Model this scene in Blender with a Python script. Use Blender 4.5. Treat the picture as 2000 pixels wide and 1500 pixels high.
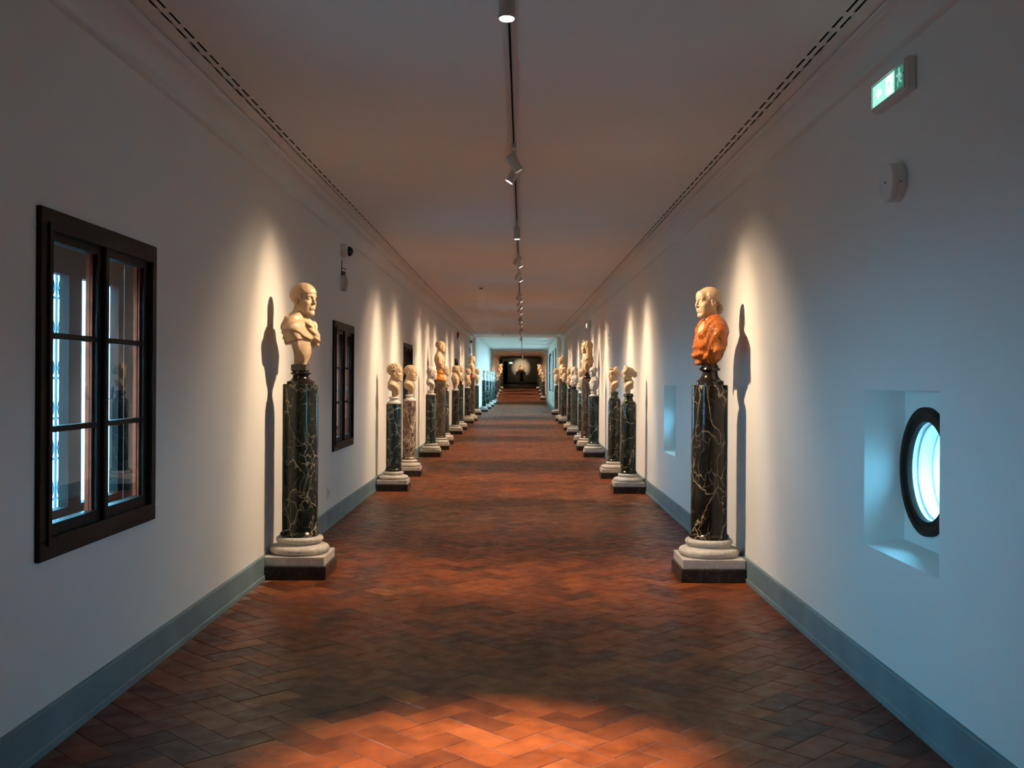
import bpy, bmesh, math, random
import numpy as np
from mathutils import Vector, Matrix, Euler
random.seed(7)
R = math.radians
PI = math.pi
for o in list(bpy.data.objects): bpy.data.objects.remove(o, do_unlink=True)
sc = bpy.context.scene
COL = sc.collection

# ------------------------------------------------------------------ camera, world, exposure
F = 2050.0
VPX, VPY = 1009.0, 740.0
ROLL = 0.0061
CAMZ = 1.5
cam_data = bpy.data.cameras.new('camera')
cam = bpy.data.objects.new('camera', cam_data); COL.objects.link(cam)
cam_data.lens = F * 36.0 / 2000.0
cam_data.sensor_width = 36.0
cam_data.shift_x = (1000 - VPX) / 2000.0
cam_data.shift_y = (VPY - 750) / 2000.0
cam_data.clip_start = 0.05; cam_data.clip_end = 500
cam.location = (0, 0, CAMZ)
cam.rotation_euler = (Matrix.Rotation(PI / 2, 3, 'X') @ Matrix.Rotation(ROLL, 3, 'Z')).to_euler()
sc.camera = cam

world = bpy.data.worlds.new('world'); sc.world = world; world.use_nodes = True
wn = world.node_tree; wn.nodes.clear()
wo = wn.nodes.new('ShaderNodeOutputWorld'); wb = wn.nodes.new('ShaderNodeBackground')
wt = wn.nodes.new('ShaderNodeTexCoord'); wx = wn.nodes.new('ShaderNodeSeparateXYZ'); wr = wn.nodes.new('ShaderNodeValToRGB'); wm = wn.nodes.new('ShaderNodeMapRange')
wm.inputs['From Min'].default_value = -1; wm.inputs['From Max'].default_value = 1
wr.color_ramp.elements[0].position = 0.42; wr.color_ramp.elements[0].color = (0.03, 0.105, 0.16, 1)      # ground and river far below
wr.color_ramp.elements[1].position = 0.50; wr.color_ramp.elements[1].color = (0.17, 0.63, 1.0, 1)       # overcast sky
wn.links.new(wt.outputs['Generated'], wx.inputs[0]); wn.links.new(wx.outputs[2], wm.inputs['Value'])
wn.links.new(wm.outputs[0], wr.inputs[0]); wn.links.new(wr.outputs[0], wb.inputs['Color'])
wb.inputs['Strength'].default_value = 33.0
wn.links.new(wb.outputs[0], wo.inputs[0])
sc.view_settings.view_transform = 'Standard'
sc.view_settings.look = 'None'
sc.view_settings.exposure = 0.24
sc.view_settings.gamma = 1.0
sc.view_settings.use_curve_mapping = False
sc.cycles.use_denoising = True
sc.cycles.max_bounces = 10
sc.cycles.diffuse_bounces = 6
sc.cycles.glossy_bounces = 4
sc.cycles.transparent_max_bounces = 12
sc.cycles.sample_clamp_indirect = 6.0
sc.cycles.caustics_reflective = False
sc.cycles.caustics_refractive = False

WARM = (1.0, 0.725, 0.48)
SPOT_W = 200.0          # narrow-waisted beams on the busts
SPILL_W = 140.0         # their wide soft spill
DOWN_W = 1250.0           # spots that point at the floor

def px(x, y, d):
    """photo pixel (2000 x 1500) at distance d -> world point"""
    u, v = x - VPX, y - VPY
    u, v = u + v * ROLL, v - u * ROLL
    return Vector((u * d / F, d, CAMZ - v * d / F))

def floor_z(d):
    if d < 66: return 0.0
    if d < 86: return 0.62 * (d - 66) / 20
    return 0.62 + 0.327 * (d - 86) / 22

def floor_d(y):
    """distance at which the floor is seen at height y of the photo"""
    lo, hi = 3.0, 107.5
    for _ in range(60):
        m = (lo + hi) / 2
        if VPY + (CAMZ - floor_z(m)) * F / m > y: lo = m
        else: hi = m
    return (lo + hi) / 2

# ------------------------------------------------------------------ materials
MATS = {}
def new_mat(name):
    m = bpy.data.materials.new(name); m.use_nodes = True
    nt = m.node_tree
    b = nt.nodes.get('Principled BSDF')
    MATS[name] = m
    return m, nt, b
def N(nt, t, **kw):
    n = nt.nodes.new(t)
    for k, v in kw.items():
        if hasattr(n, k): setattr(n, k, v)
        else: n.inputs[k].default_value = v
    return n
def L(nt, a, b): nt.links.new(a, b)
def ramp(nt, stops):
    r = nt.nodes.new('ShaderNodeValToRGB'); e = r.color_ramp.elements
    while len(e) > 1: e.remove(e[-1])
    e[0].position = stops[0][0]; e[0].color = (*stops[0][1], 1)
    for p, c in stops[1:]:
        q = e.new(p); q.color = (*c, 1)
    return r

def plain(name, col, rough=0.5, metal=0.0, noise=0.06, scale=8.0, bump=0.0, bscale=60.0, coat=0.0, spec=0.5):
    m, nt, b = new_mat(name)
    tc = N(nt, 'ShaderNodeTexCoord'); nz = N(nt, 'ShaderNodeTexNoise'); nz.inputs['Scale'].default_value = scale
    nz.inputs['Detail'].default_value = 4
    L(nt, tc.outputs['Object'], nz.inputs['Vector'])
    lo = tuple(max(0, c * (1 - noise)) for c in col); hi = tuple(min(1, c * (1 + noise)) for c in col)
    r = ramp(nt, [(0.3, lo), (0.7, hi)])
    L(nt, nz.outputs['Fac'], r.inputs[0]); L(nt, r.outputs[0], b.inputs['Base Color'])
    b.inputs['Roughness'].default_value = rough; b.inputs['Metallic'].default_value = metal
    b.inputs['Coat Weight'].default_value = coat
    b.inputs['Specular IOR Level'].default_value = spec
    if bump > 0:
        n2 = N(nt, 'ShaderNodeTexNoise'); n2.inputs['Scale'].default_value = bscale; n2.inputs['Detail'].default_value = 5
        L(nt, tc.outputs['Object'], n2.inputs['Vector'])
        bp = N(nt, 'ShaderNodeBump'); bp.inputs['Strength'].default_value = bump; bp.inputs['Distance'].default_value = 0.01
        L(nt, n2.outputs['Fac'], bp.inputs['Height']); L(nt, bp.outputs[0], b.inputs['Normal'])
    return m

plaster = plain('plaster', (0.775, 0.775, 0.72), 0.85, noise=0.02, scale=1.2, bump=0.12, bscale=35)
ceil_m = plain('ceiling_plaster', (0.83, 0.80, 0.73), 0.55, noise=0.03, scale=0.8)
stone_base = plain('grey_stone', (0.15, 0.235, 0.255), 0.55, noise=0.18, scale=3.0, bump=0.1)
dark_wood = plain('dark_wood', (0.017, 0.009, 0.006), 0.6, noise=0.4, scale=20, spec=0.15)
lit_wood = plain('lit_wood', (0.40, 0.040, 0.010), 0.6, noise=0.3, scale=20, spec=0.15)  # sash wood with the warm light on its sides painted into the colour
iron = plain('iron', (0.10, 0.12, 0.14), 0.5)
white_paint = plain('white_paint', (0.72, 0.72, 0.70), 0.35, noise=0.01)
lamp_paint = plain('lamp_paint', (0.50, 0.48, 0.44), 0.45, noise=0.01)
black_plastic = plain('black_plastic', (0.012, 0.012, 0.014), 0.15, noise=0.0)
dark_void = plain('dark_void', (0.008, 0.007, 0.006), 0.9, noise=0.0)
red_plastic = plain('red_plastic', (0.25, 0.02, 0.02), 0.4)
cream = plain('cream_marble', (0.58, 0.42, 0.26), 0.42, noise=0.10, scale=14, bump=0.08, bscale=40)
white_marble = plain('white_marble', (0.66, 0.62, 0.55), 0.38, noise=0.16, scale=9, bump=0.05)
amber = plain('amber_marble', (0.75, 0.26, 0.02), 0.2, noise=0.2, scale=20)
red_marble = plain('red_marble', (0.40, 0.05, 0.03), 0.25, noise=0.3, scale=20)
bronze_dark = plain('dark_polished_marble', (0.016, 0.012, 0.008), 0.18, noise=0.5, scale=12)
tile_white = plain('outside_panel', (0.75, 0.75, 0.75), 0.6)

def emit(name, col, strength):
    m, nt, b = new_mat(name)
    b.inputs['Base Color'].default_value = (0.02, 0.02, 0.02, 1)
    b.inputs['Emission Color'].default_value = (*col, 1)
    b.inputs['Emission Strength'].default_value = strength
    return m
lens_m = emit('lamp_lens', (1.0, 0.86, 0.74), 14.0)
sign_green = emit('sign_green', (0.30, 0.80, 0.58), 1.2)
sign_white = emit('sign_white', (0.85, 1.0, 0.95), 2.2)
sign_dim = emit('sign_dim_green', (0.03, 0.20, 0.13), 0.9)
sign_pale = emit('sign_pale', (0.25, 0.55, 0.50), 0.9)

def glass(name, tint=(1, 1, 1), rough=0.0):
    m, nt, b = new_mat(name)
    nt.nodes.remove(b)
    out = [n for n in nt.nodes if n.type == 'OUTPUT_MATERIAL'][0]
    tr = N(nt, 'ShaderNodeBsdfTransparent'); tr.inputs[0].default_value = (*tint, 1)
    gl = N(nt, 'ShaderNodeBsdfGlossy'); gl.inputs['Roughness'].default_value = rough
    fr = N(nt, 'ShaderNodeFresnel'); fr.inputs['IOR'].default_value = 1.5
    gm = N(nt, 'ShaderNodeNewGeometry'); mr = N(nt, 'ShaderNodeMapRange')      # same reflectance on both faces of the sheet
    mr.inputs['To Min'].default_value = 1.5; mr.inputs['To Max'].default_value = 1 / 1.5
    L(nt, gm.outputs['Backfacing'], mr.inputs['Value']); L(nt, mr.outputs[0], fr.inputs['IOR'])
    mx = N(nt, 'ShaderNodeMixShader')
    L(nt, fr.outputs[0], mx.inputs[0]); L(nt, tr.outputs[0], mx.inputs[1]); L(nt, gl.outputs[0], mx.inputs[2])
    L(nt, mx.outputs[0], out.inputs[0])
    return m
clear_glass = glass('clear_glass', (0.92, 0.95, 0.96))
tinted_glass = glass('tinted_glass', (1.0, 0.72, 0.64))

def veined(name, base, base2, vein, scale=3.0, width=0.035, warp=0.35, rough=0.14, amount=1.0, fine=True, stretch=(1, 1, 0.6)):
    m, nt, b = new_mat(name)
    tc = N(nt, 'ShaderNodeTexCoord'); oi = N(nt, 'ShaderNodeObjectInfo')
    mp = N(nt, 'ShaderNodeMapping'); mp.inputs['Scale'].default_value = stretch
    L(nt, tc.outputs['Object'], mp.inputs['Vector'])
    mu = N(nt, 'ShaderNodeMath', operation='MULTIPLY'); mu.inputs[1].default_value = 37.0
    L(nt, oi.outputs['Random'], mu.inputs[0])
    ad = N(nt, 'ShaderNodeVectorMath', operation='ADD')
    L(nt, mp.outputs[0], ad.inputs[0]); L(nt, mu.outputs[0], ad.inputs[1])
    nz = N(nt, 'ShaderNodeTexNoise'); nz.inputs['Scale'].default_value = scale * 1.1; nz.inputs['Detail'].default_value = 5
    L(nt, ad.outputs[0], nz.inputs['Vector'])
    sb = N(nt, 'ShaderNodeVectorMath', operation='SUBTRACT'); sb.inputs[1].default_value = (0.5, 0.5, 0.5)
    L(nt, nz.outputs['Color'], sb.inputs[0])
    sl = N(nt, 'ShaderNodeVectorMath', operation='SCALE'); sl.inputs['Scale'].default_value = warp
    L(nt, sb.outputs[0], sl.inputs[0])
    a2 = N(nt, 'ShaderNodeVectorMath', operation='ADD'); L(nt, ad.outputs[0], a2.inputs[0]); L(nt, sl.outputs[0], a2.inputs[1])
    def layer(s, w, fade_s, lo, hi):
        vo = N(nt, 'ShaderNodeTexVoronoi', feature='DISTANCE_TO_EDGE'); vo.inputs['Scale'].default_value = s
        L(nt, a2.outputs[0], vo.inputs['Vector'])
        mr = N(nt, 'ShaderNodeMapRange'); mr.inputs['From Min'].default_value = 0; mr.inputs['From Max'].default_value = w
        mr.inputs['To Min'].default_value = 1; mr.inputs['To Max'].default_value = 0
        L(nt, vo.outputs['Distance'], mr.inputs['Value'])
        fn = N(nt, 'ShaderNodeTexNoise'); fn.inputs['Scale'].default_value = fade_s; fn.inputs['Detail'].default_value = 3
        L(nt, ad.outputs[0], fn.inputs['Vector'])
        fr = N(nt, 'ShaderNodeMapRange'); fr.inputs['From Min'].default_value = lo - .05; fr.inputs['From Max'].default_value = hi - .02
        L(nt, fn.outputs['Fac'], fr.inputs['Value'])
        mm = N(nt, 'ShaderNodeMath', operation='MULTIPLY'); L(nt, mr.outputs[0], mm.inputs[0]); L(nt, fr.outputs[0], mm.inputs[1])
        return mm
    l1 = layer(scale, width, scale * 0.9, 0.42, 0.62)
    fac = l1
    if fine:
        l2 = layer(scale * 2.7, width * 1.6, scale * 1.7, 0.5, 0.72)
        s2 = N(nt, 'ShaderNodeMath', operation='MULTIPLY'); s2.inputs[1].default_value = 0.85; L(nt, l2.outputs[0], s2.inputs[0])
        fac = N(nt, 'ShaderNodeMath', operation='MAXIMUM'); L(nt, l1.outputs[0], fac.inputs[0]); L(nt, s2.outputs[0], fac.inputs[1])
    am = N(nt, 'ShaderNodeMath', operation='MULTIPLY'); am.inputs[1].default_value = amount; L(nt, fac.outputs[0], am.inputs[0])
    bn = N(nt, 'ShaderNodeTexNoise'); bn.inputs['Scale'].default_value = scale * 2; bn.inputs['Detail'].default_value = 6
    L(nt, a2.outputs[0], bn.inputs['Vector'])
    br = ramp(nt, [(0.35, base), (0.7, base2)]); L(nt, bn.outputs['Fac'], br.inputs[0])
    mx = N(nt, 'ShaderNodeMix', data_type='RGBA')
    L(nt, am.outputs[0], mx.inputs[0]); L(nt, br.outputs[0], mx.inputs[6]); mx.inputs[7].default_value = (*vein, 1)
    L(nt, mx.outputs[2], b.inputs['Base Color'])
    b.inputs['Roughness'].default_value = rough; b.inputs['Specular IOR Level'].default_value = 0.32
    return m
V = {
 'green': veined('dark_green_marble', (0.006, 0.008, 0.006), (0.018, 0.024, 0.017), (0.46, 0.41, 0.27), 4.8, 0.022, 0.28),
 'black': veined('black_veined_marble', (0.006, 0.005, 0.004), (0.018, 0.015, 0.010), (0.50, 0.41, 0.27), 4.4, 0.022, 0.30),
 'bottle': veined('bottle_green_marble', (0.005, 0.010, 0.010), (0.016, 0.030, 0.027), (0.36, 0.42, 0.36), 5.0, 0.028, 0.3),
 'breccia': veined('brown_breccia_marble', (0.035, 0.016, 0.012), (0.16, 0.09, 0.055), (0.66, 0.56, 0.44), 8.0, 0.13, 0.5, 0.2, 1.0, True, (1, 1, 0.55)),
 'brown': veined('grey_brown_marble', (0.025, 0.018, 0.013), (0.07, 0.05, 0.038), (0.30, 0.22, 0.14), 7.0, 0.05, 0.4, 0.2, 0.8),
 'grey': veined('green_grey_marble', (0.03, 0.035, 0.028), (0.085, 0.085, 0.07), (0.22, 0.22, 0.18), 7.0, 0.05, 0.4, 0.25, 0.6),
}
slab_dark = veined('dark_slab_marble', (0.012, 0.011, 0.010), (0.035, 0.032, 0.028), (0.22, 0.20, 0.17), 8.0, 0.03, 0.3, 0.3, 0.6)
base_marble = veined('grey_white_marble', (0.60, 0.56, 0.49), (0.72, 0.68, 0.61), (0.33, 0.32, 0.31), 7.0, 0.12, 0.5, 0.35, 0.5)
alabaster = veined('orange_alabaster', (0.27, 0.060, 0.012), (0.48, 0.14, 0.026), (0.62, 0.33, 0.15), 9.0, 0.09, 0.6, 0.16, 0.6)

# brick: terracotta, per-brick tint from the mesh attribute 'tint', waxed
def brick_mat():
    m, nt, b = new_mat('terracotta')
    at = N(nt, 'ShaderNodeAttribute'); at.attribute_name = 'tint'
    r = ramp(nt, [(0.0, (0.065, 0.020, 0.009)), (0.22, (0.115, 0.030, 0.010)), (0.5, (0.20, 0.048, 0.011)), (0.8, (0.25, 0.066, 0.017)), (0.93, (0.29, 0.11, 0.040)), (1.0, (0.34, 0.17, 0.085))])
    L(nt, at.outputs['Fac'], r.inputs[0])
    g = N(nt, 'ShaderNodeNewGeometry')
    nz = N(nt, 'ShaderNodeTexNoise'); nz.inputs['Scale'].default_value = 5; nz.inputs['Detail'].default_value = 7; nz.inputs['Roughness'].default_value = 0.62
    L(nt, g.outputs['Position'], nz.inputs['Vector'])
    r2 = ramp(nt, [(0.30, (0.45, 0.42, 0.42)), (0.55, (0.95, 0.95, 0.95)), (0.75, (1.25, 1.2, 1.15))])
    L(nt, nz.outputs['Fac'], r2.inputs[0])
    mx = N(nt, 'ShaderNodeMix', data_type='RGBA', blend_type='MULTIPLY'); mx.inputs[0].default_value = 1
    L(nt, r.outputs[0], mx.inputs[6]); L(nt, r2.outputs[0], mx.inputs[7])
    L(nt, mx.outputs[2], b.inputs['Base Color'])
    n3 = N(nt, 'ShaderNodeTexNoise'); n3.inputs['Scale'].default_value = 11; n3.inputs['Detail'].default_value = 5
    L(nt, g.outputs['Position'], n3.inputs['Vector'])
    rr = N(nt, 'ShaderNodeMapRange'); rr.inputs['From Min'].default_value = 0.3; rr.inputs['From Max'].default_value = 0.7
    rr.inputs['To Min'].default_value = 0.30; rr.inputs['To Max'].default_value = 0.55
    b.inputs['Specular IOR Level'].default_value = 0.28
    L(nt, n3.outputs['Fac'], rr.inputs['Value']); L(nt, rr.outputs[0], b.inputs['Roughness'])
    bp = N(nt, 'ShaderNodeBump'); bp.inputs['Strength'].default_value = 0.25; bp.inputs['Distance'].default_value = 0.006
    n4 = N(nt, 'ShaderNodeTexNoise'); n4.inputs['Scale'].default_value = 9; n4.inputs['Detail'].default_value = 6
    L(nt, g.outputs['Position'], n4.inputs['Vector'])
    L(nt, n4.outputs['Fac'], bp.inputs['Height']); L(nt, bp.outputs[0], b.inputs['Normal'])
    return m
terracotta = brick_mat()
mortar = plain('mortar', (0.20, 0.12, 0.08), 0.8, noise=0.2, scale=5)

# ------------------------------------------------------------------ helpers
def link(o, parent=None):
    COL.objects.link(o)
    if parent is not None: o.parent = parent
    return o
def thing(name, label, cat, loc=(0, 0, 0), rotz=0.0, group=None):
    o = bpy.data.objects.new(name, None); o.empty_display_size = 0.1
    o.location = loc; o.rotation_euler = (0, 0, rotz)
    link(o); o['label'] = label; o['category'] = cat
    if group: o['group'] = group
    return o
def tag(o, label, cat, group=None):
    o['label'] = label; o['category'] = cat
    if group: o['group'] = group
    return o
def struct(o): o['kind'] = 'structure'; return o
def obj(name, bm, mat, parent=None, smooth=False, loc=None):
    me = bpy.data.meshes.new(name)
    if smooth:
        for f in bm.faces: f.smooth = True
    bm.to_mesh(me); bm.free()
    me.materials.append(mat)
    o = bpy.data.objects.new(name, me)
    if loc is not None: o.location = loc
    return link(o, parent)
def box(bm, x0, x1, y0, y1, z0, z1):
    if x0 > x1: x0, x1 = x1, x0
    if y0 > y1: y0, y1 = y1, y0
    if z0 > z1: z0, z1 = z1, z0
    v = [bm.verts.new((x, y, z)) for x in (x0, x1) for y in (y0, y1) for z in (z0, z1)]
    for f in ((0, 1, 3, 2), (4, 6, 7, 5), (0, 4, 5, 1), (2, 3, 7, 6), (0, 2, 6, 4), (1, 5, 7, 3)):
        bm.faces.new([v[i] for i in f])
    return bm
def bevel(bm, w, seg=2):
    bmesh.ops.bevel(bm, geom=bm.edges[:], offset=w, segments=seg, affect='EDGES', profile=0.5)
    return bm
def BM(): return bmesh.new()
def quad(bm, *pts): bm.faces.new([bm.verts.new(p) for p in pts])
def lathe(bm, prof, seg=48, c=(0, 0, 0), M=None, cap=True):
    """prof: list of (r, z)"""
    rings = []
    for r, z in prof:
        ring = []
        for i in range(seg):
            a = 2 * PI * i / seg
            p = Vector((r * math.cos(a), r * math.sin(a), z))
            if M is not None: p = M @ p
            ring.append(bm.verts.new(p + Vector(c)))
        rings.append(ring)
    for a, b in zip(rings, rings[1:]):
        for i in range(seg):
            j = (i + 1) % seg
            bm.faces.new((a[i], a[j], b[j], b[i]))
    if cap:
        bm.faces.new(list(reversed(rings[0]))); bm.faces.new(rings[-1])
    return bm
def lathe_obj(name, prof, mat, parent=None, seg=48, c=(0, 0, 0), M=None, auto=True):
    bm = BM(); lathe(bm, prof, seg, c, M)
    o = obj(name, bm, mat, parent, smooth=True)
    sharp(o)
    return o
def sharp(o, ang=35):
    me = o.data
    bm = BM(); bm.from_mesh(me)
    for e in bm.edges:
        if len(e.link_faces) == 2 and e.calc_face_angle(0) > R(ang): e.smooth = False
    bm.to_mesh(me); bm.free()
def tube(bm, pts, r, seg=8):
    pts = [Vector(p) for p in pts]; rings = []
    for i, p in enumerate(pts):
        t = (pts[min(i + 1, len(pts) - 1)] - pts[max(i - 1, 0)]).normalized()
        up = Vector((0, 0, 1)) if abs(t.z) < 0.9 else Vector((1, 0, 0))
        a = t.cross(up).normalized(); b = t.cross(a)
        rings.append([bm.verts.new(p + (a * math.cos(2 * PI * k / seg) + b * math.sin(2 * PI * k / seg)) * r) for k in range(seg)])
    for A, B in zip(rings, rings[1:]):
        for k in range(seg):
            j = (k + 1) % seg
            bm.faces.new((A[k], A[j], B[j], B[k]))
    bm.faces.new(rings[0]); bm.faces.new(list(reversed(rings[-1])))
    return bm
def np_mesh(name, verts, faces4, mat, smooth=True):
    me = bpy.data.meshes.new(name)
    nv, nf = len(verts), len(faces4)
    me.vertices.add(nv); me.vertices.foreach_set('co', np.asarray(verts, np.float32).ravel())
    me.loops.add(nf * 4); me.loops.foreach_set('vertex_index', np.asarray(faces4, np.int32).ravel())
    me.polygons.add(nf)
    me.polygons.foreach_set('loop_start', np.arange(0, nf * 4, 4, dtype=np.int32))
    me.polygons.foreach_set('use_smooth', np.full(nf, smooth, dtype=bool))
    me.update(calc_edges=True); me.validate()
    if mat: me.materials.append(mat)
    return me

# ------------------------------------------------------------------ setting
XL, XR = -1.885, 1.735            # main corridor walls
XRE = 1.91                        # right wall at the end of the main corridor
D1, D2, D3 = 44.5, 66.0, 108.0    # ends of the three stretches
Y0 = -5.0                         # corridor goes on behind the camera
ZC = 3.2
def ceil_z(d): return ZC if d < 20 else ZC + 0.1 * min(1, (d - 20) / (D1 - 20))
XL2, XR2 = -1.745, 1.715
XL2e, XR2e = -1.56, 1.89
XL3, XR3 = -1.37, 2.32
def lerp(a, b, t): return a + (b - a) * t
def xr_at(d): return XR if d < 20 else lerp(XR, XRE, (d - 20) / (D1 - 20))
def walls_at(d):
    if d <= D1: return XL, xr_at(d)
    if d <= D2:
        t = (d - D1) / (D2 - D1); return lerp(XL2, XL2e, t), lerp(XR2, XR2e, t)
    t = (d - D2) / (D3 - D2); return lerp(XL2e - .1, XL3, t), lerp(XR2e + .1, XR3, t)

LEFT_WINS = [(4.77, 0.66, 0.765, 2.17), (11.38, 0.65, 0.74, 2.09), (18.1, 0.65, 0.74, 2.09), (25.2, 0.65, 0.74, 2.10), (32.5, 0.65, 0.74, 2.10)]
WT = 0.33
def wall_boxes(bm, x, sgn, ya, yb, zt, openings, t0=0.0, t1=WT, zb=-0.1):
    """vertical wall in plane x, body on side sgn, rectangular openings (y0,y1,z0,z1)"""
    xa, xb = x + sgn * t0, x + sgn * t1
    y = ya
    for (o0, o1, z0, z1) in sorted(openings):
        box(bm, xa, xb, y, o0, zb, zt)
        box(bm, xa, xb, o0, o1, zb, z0); box(bm, xa, xb, o0, o1, z1, zt)
        y = o1
    box(bm, xa, xb, y, yb, zb, zt)

def skew_wall(bm, p0, p1, sgn, t, z0a, z0b, z1a, z1b):
    (xa, ya), (xb, yb) = p0, p1
    v = [(xa, ya, z0a), (xb, yb, z0b), (xb, yb, z1b), (xa, ya, z1a)]
    w = [(x + sgn * t, y, z) for x, y, z in v]
    V_ = [bm.verts.new(p) for p in v + w]
    for f in ((0, 1, 2, 3), (4, 7, 6, 5), (0, 4, 5, 1), (1, 5, 6, 2), (2, 6, 7, 3), (3, 7, 4, 0)):
        bm.faces.new([V_[i] for i in f])
bm = BM()
wall_boxes(bm, XL, -1, Y0, D1, 3.6, [(c - w + .05, c + w - .05, z0 + .05, z1 - .05) for c, w, z0, z1 in LEFT_WINS], 0, .20)
wall_left = struct(obj('wall_left', bm, plaster))

# right wall: niches with a round window in the back
NICHES = [(4.30, 5.23, 0.69, 1.46), (11.42, 12.33, 0.66, 1.44)]
ND = 0.17
RC = []
bm = BM()
wall_boxes(bm, XR, 1, Y0, 20, 3.6, NICHES, 0, ND)
backs = []
for (a, b, z0, z1) in NICHES:
    ba, bb, bz0, bz1 = a + .15, b - .085, z0 + .035, z1 - .01
    # splayed sides as solid wedges
    F0 = [(XR, a, z0), (XR, b, z0), (XR, b, z1), (XR, a, z1)]
    B0 = [(XR + ND, ba, bz0), (XR + ND, bb, bz0), (XR + ND, bb, bz1), (XR + ND, ba, bz1)]
    C0 = [(XR + ND, a, z0), (XR + ND, b, z0), (XR + ND, b, z1), (XR + ND, a, z1)]
    for i in range(4):
        j = (i + 1) % 4
        quad(bm, F0[i], F0[j], B0[j], B0[i])
        quad(bm, B0[i], B0[j], C0[j], C0[i])
    cy, cz, rr = bb - 0.296, (bz0 + bz1) / 2 - 0.005, 0.285
    RC.append((cy, cz, rr))
    # back layer plate with a round hole
    n = 64
    outer, inner = [], []
    for k in range(n):
        an = 2 * PI * k / n + PI / 4
        ca, sa = math.cos(an), math.sin(an)
        m_ = max(abs(ca), abs(sa))
        oy = cy + ca / m_ * 0.36; oz = cz + sa / m_ * 0.38
        outer.append((oy, oz)); inner.append((cy + ca * rr, cz + sa * rr))
    for k in range(n):
        j = (k + 1) % n
        for xx in (XR + ND, XR + WT):
            quad(bm, (xx, *outer[k]), (xx, *outer[j]), (xx, *inner[j]), (xx, *inner[k]))
        quad(bm, (XR + ND, *inner[k]), (XR + ND, *inner[j]), (XR + WT, *inner[j]), (XR + WT, *inner[k]))
    backs.append((cy - .36, cy + .36, cz - .38, cz + .38))
wall_boxes(bm, XR, 1, Y0, 20, 3.6, backs, ND, WT)
skew_wall(bm, (XR, 20), (XRE, D1), 1, WT, -.1, -.1, 3.6, 3.6)
wall_right = struct(obj('wall_right', bm, plaster))

# wall behind the camera
bm = BM(); box(bm, XL - WT, XR + WT, Y0 - .3, Y0, -.1, 3.6)
struct(obj('wall_back', bm, plaster))

# second stretch (narrower, big windows on the right)
bm = BM(); skew_wall(bm, (XL2, D1), (XL2e, D2), -1, .7, -.1, -.1, 3.6, 3.6)
struct(obj('wall_left_bridge', bm, plaster))
BIG = [(45.9, 48.7), (50.2, 53.2), (54.6, 61.5)]
bm = BM()
def xr2(d): return lerp(XR2, XR2e, (d - D1) / (D2 - D1))
cuts = [D1]
for a, b in BIG: cuts += [a, b]
cuts.append(D2)
for i in range(0, len(cuts), 2):
    skew_wall(bm, (xr2(cuts[i]), cuts[i]), (xr2(cuts[i + 1]), cuts[i + 1]), 1, .4, -.1, -.1, 3.6, 3.6)
for a, b in BIG:
    skew_wall(bm, (xr2(a), a), (xr2(b), b), 1, .4, -.1, -.1, .83, .83)
    skew_wall(bm, (xr2(a), a), (xr2(b), b), 1, .4, 2.9, 2.9, 3.6, 3.6)
struct(obj('wall_right_bridge', bm, plaster))
# third stretch rising behind
zf2, zf3 = floor_z(86), floor_z(D3)
def w3(d): return walls_at(d)
bm = BM()
for a, b in ((D2 + .001, 86), (86, D3)):
    skew_wall(bm, (w3(a)[0], a), (w3(b)[0], b), -1, .6, floor_z(a) - .15, floor_z(b) - .15, 4.2, 4.2)
struct(obj('wall_left_far', bm, plaster))
bm = BM()
for a, b in ((D2 + .001, 86), (86, D3)):
    skew_wall(bm, (w3(a)[1], a), (w3(b)[1], b), 1, .6, floor_z(a) - .15, floor_z(b) - .15, 4.2, 4.2)
struct(obj('wall_right_far', bm, plaster))
bm = BM(); box(bm, -2.3, 3.2, D3, D3 + .3, .5, 4.2)
struct(obj('wall_end', bm, plaster))

# ceilings with dashed air slots
SL_L = XL + 0.235; SL_R = XR - 0.205
def slot_rows(c): return [(c - .0255, c - .0135), (c + .0135, c + .0255)]
bm = BM()
cutsx = [XL - .1]
rowsx = slot_rows(SL_L) + slot_rows(SL_R)
def cq(x0, x1, y0, y1):
    quad(bm, (x0, y0, ceil_z(y0)), (x1, y0, ceil_z(y0)), (x1, y1, ceil_z(y1)), (x0, y1, ceil_z(y1)))
xs = [XL - .1]
for a, b in rowsx: xs += [a, b]
xs.append(XR + .4)
JOINT = (12.27, 12.276)
ysegs = [(Y0, 4), (4, JOINT[0]), (JOINT[1], 20), (20, 32), (32, D1)]
for i in range(0, len(xs), 2):
    for a, b in ysegs: cq(xs[i], xs[i + 1], a, b)
PITCH, SLEN = 0.2165, 0.158
y = 1.0; slots = []
for a, b in rowsx: cq(a, b, Y0, 1.0)
while y + PITCH < D1:
    for a, b in rowsx: cq(a, b, y + SLEN, y + PITCH)
    y += PITCH
for a, b in rowsx: cq(a, b, y, D1)
ceiling = struct(obj('ceiling', bm, ceil_m))
bm = BM()
for c in (SL_L, SL_R):
    for a, b in ((.9, 20), (20, D1)):
        quad(bm, (c - .05, a, ceil_z(a) + .035), (c + .05, a, ceil_z(a) + .035), (c + .05, b, ceil_z(b) + .035), (c - .05, b, ceil_z(b) + .035))
obj('air_duct', bm, dark_void, ceiling)
bm = BM(); box(bm, XL - .3, XR + .6, Y0 - .2, 44.4, 3.36, 3.5)
obj('ceiling_slab', bm, ceil_m, ceiling)
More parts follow.
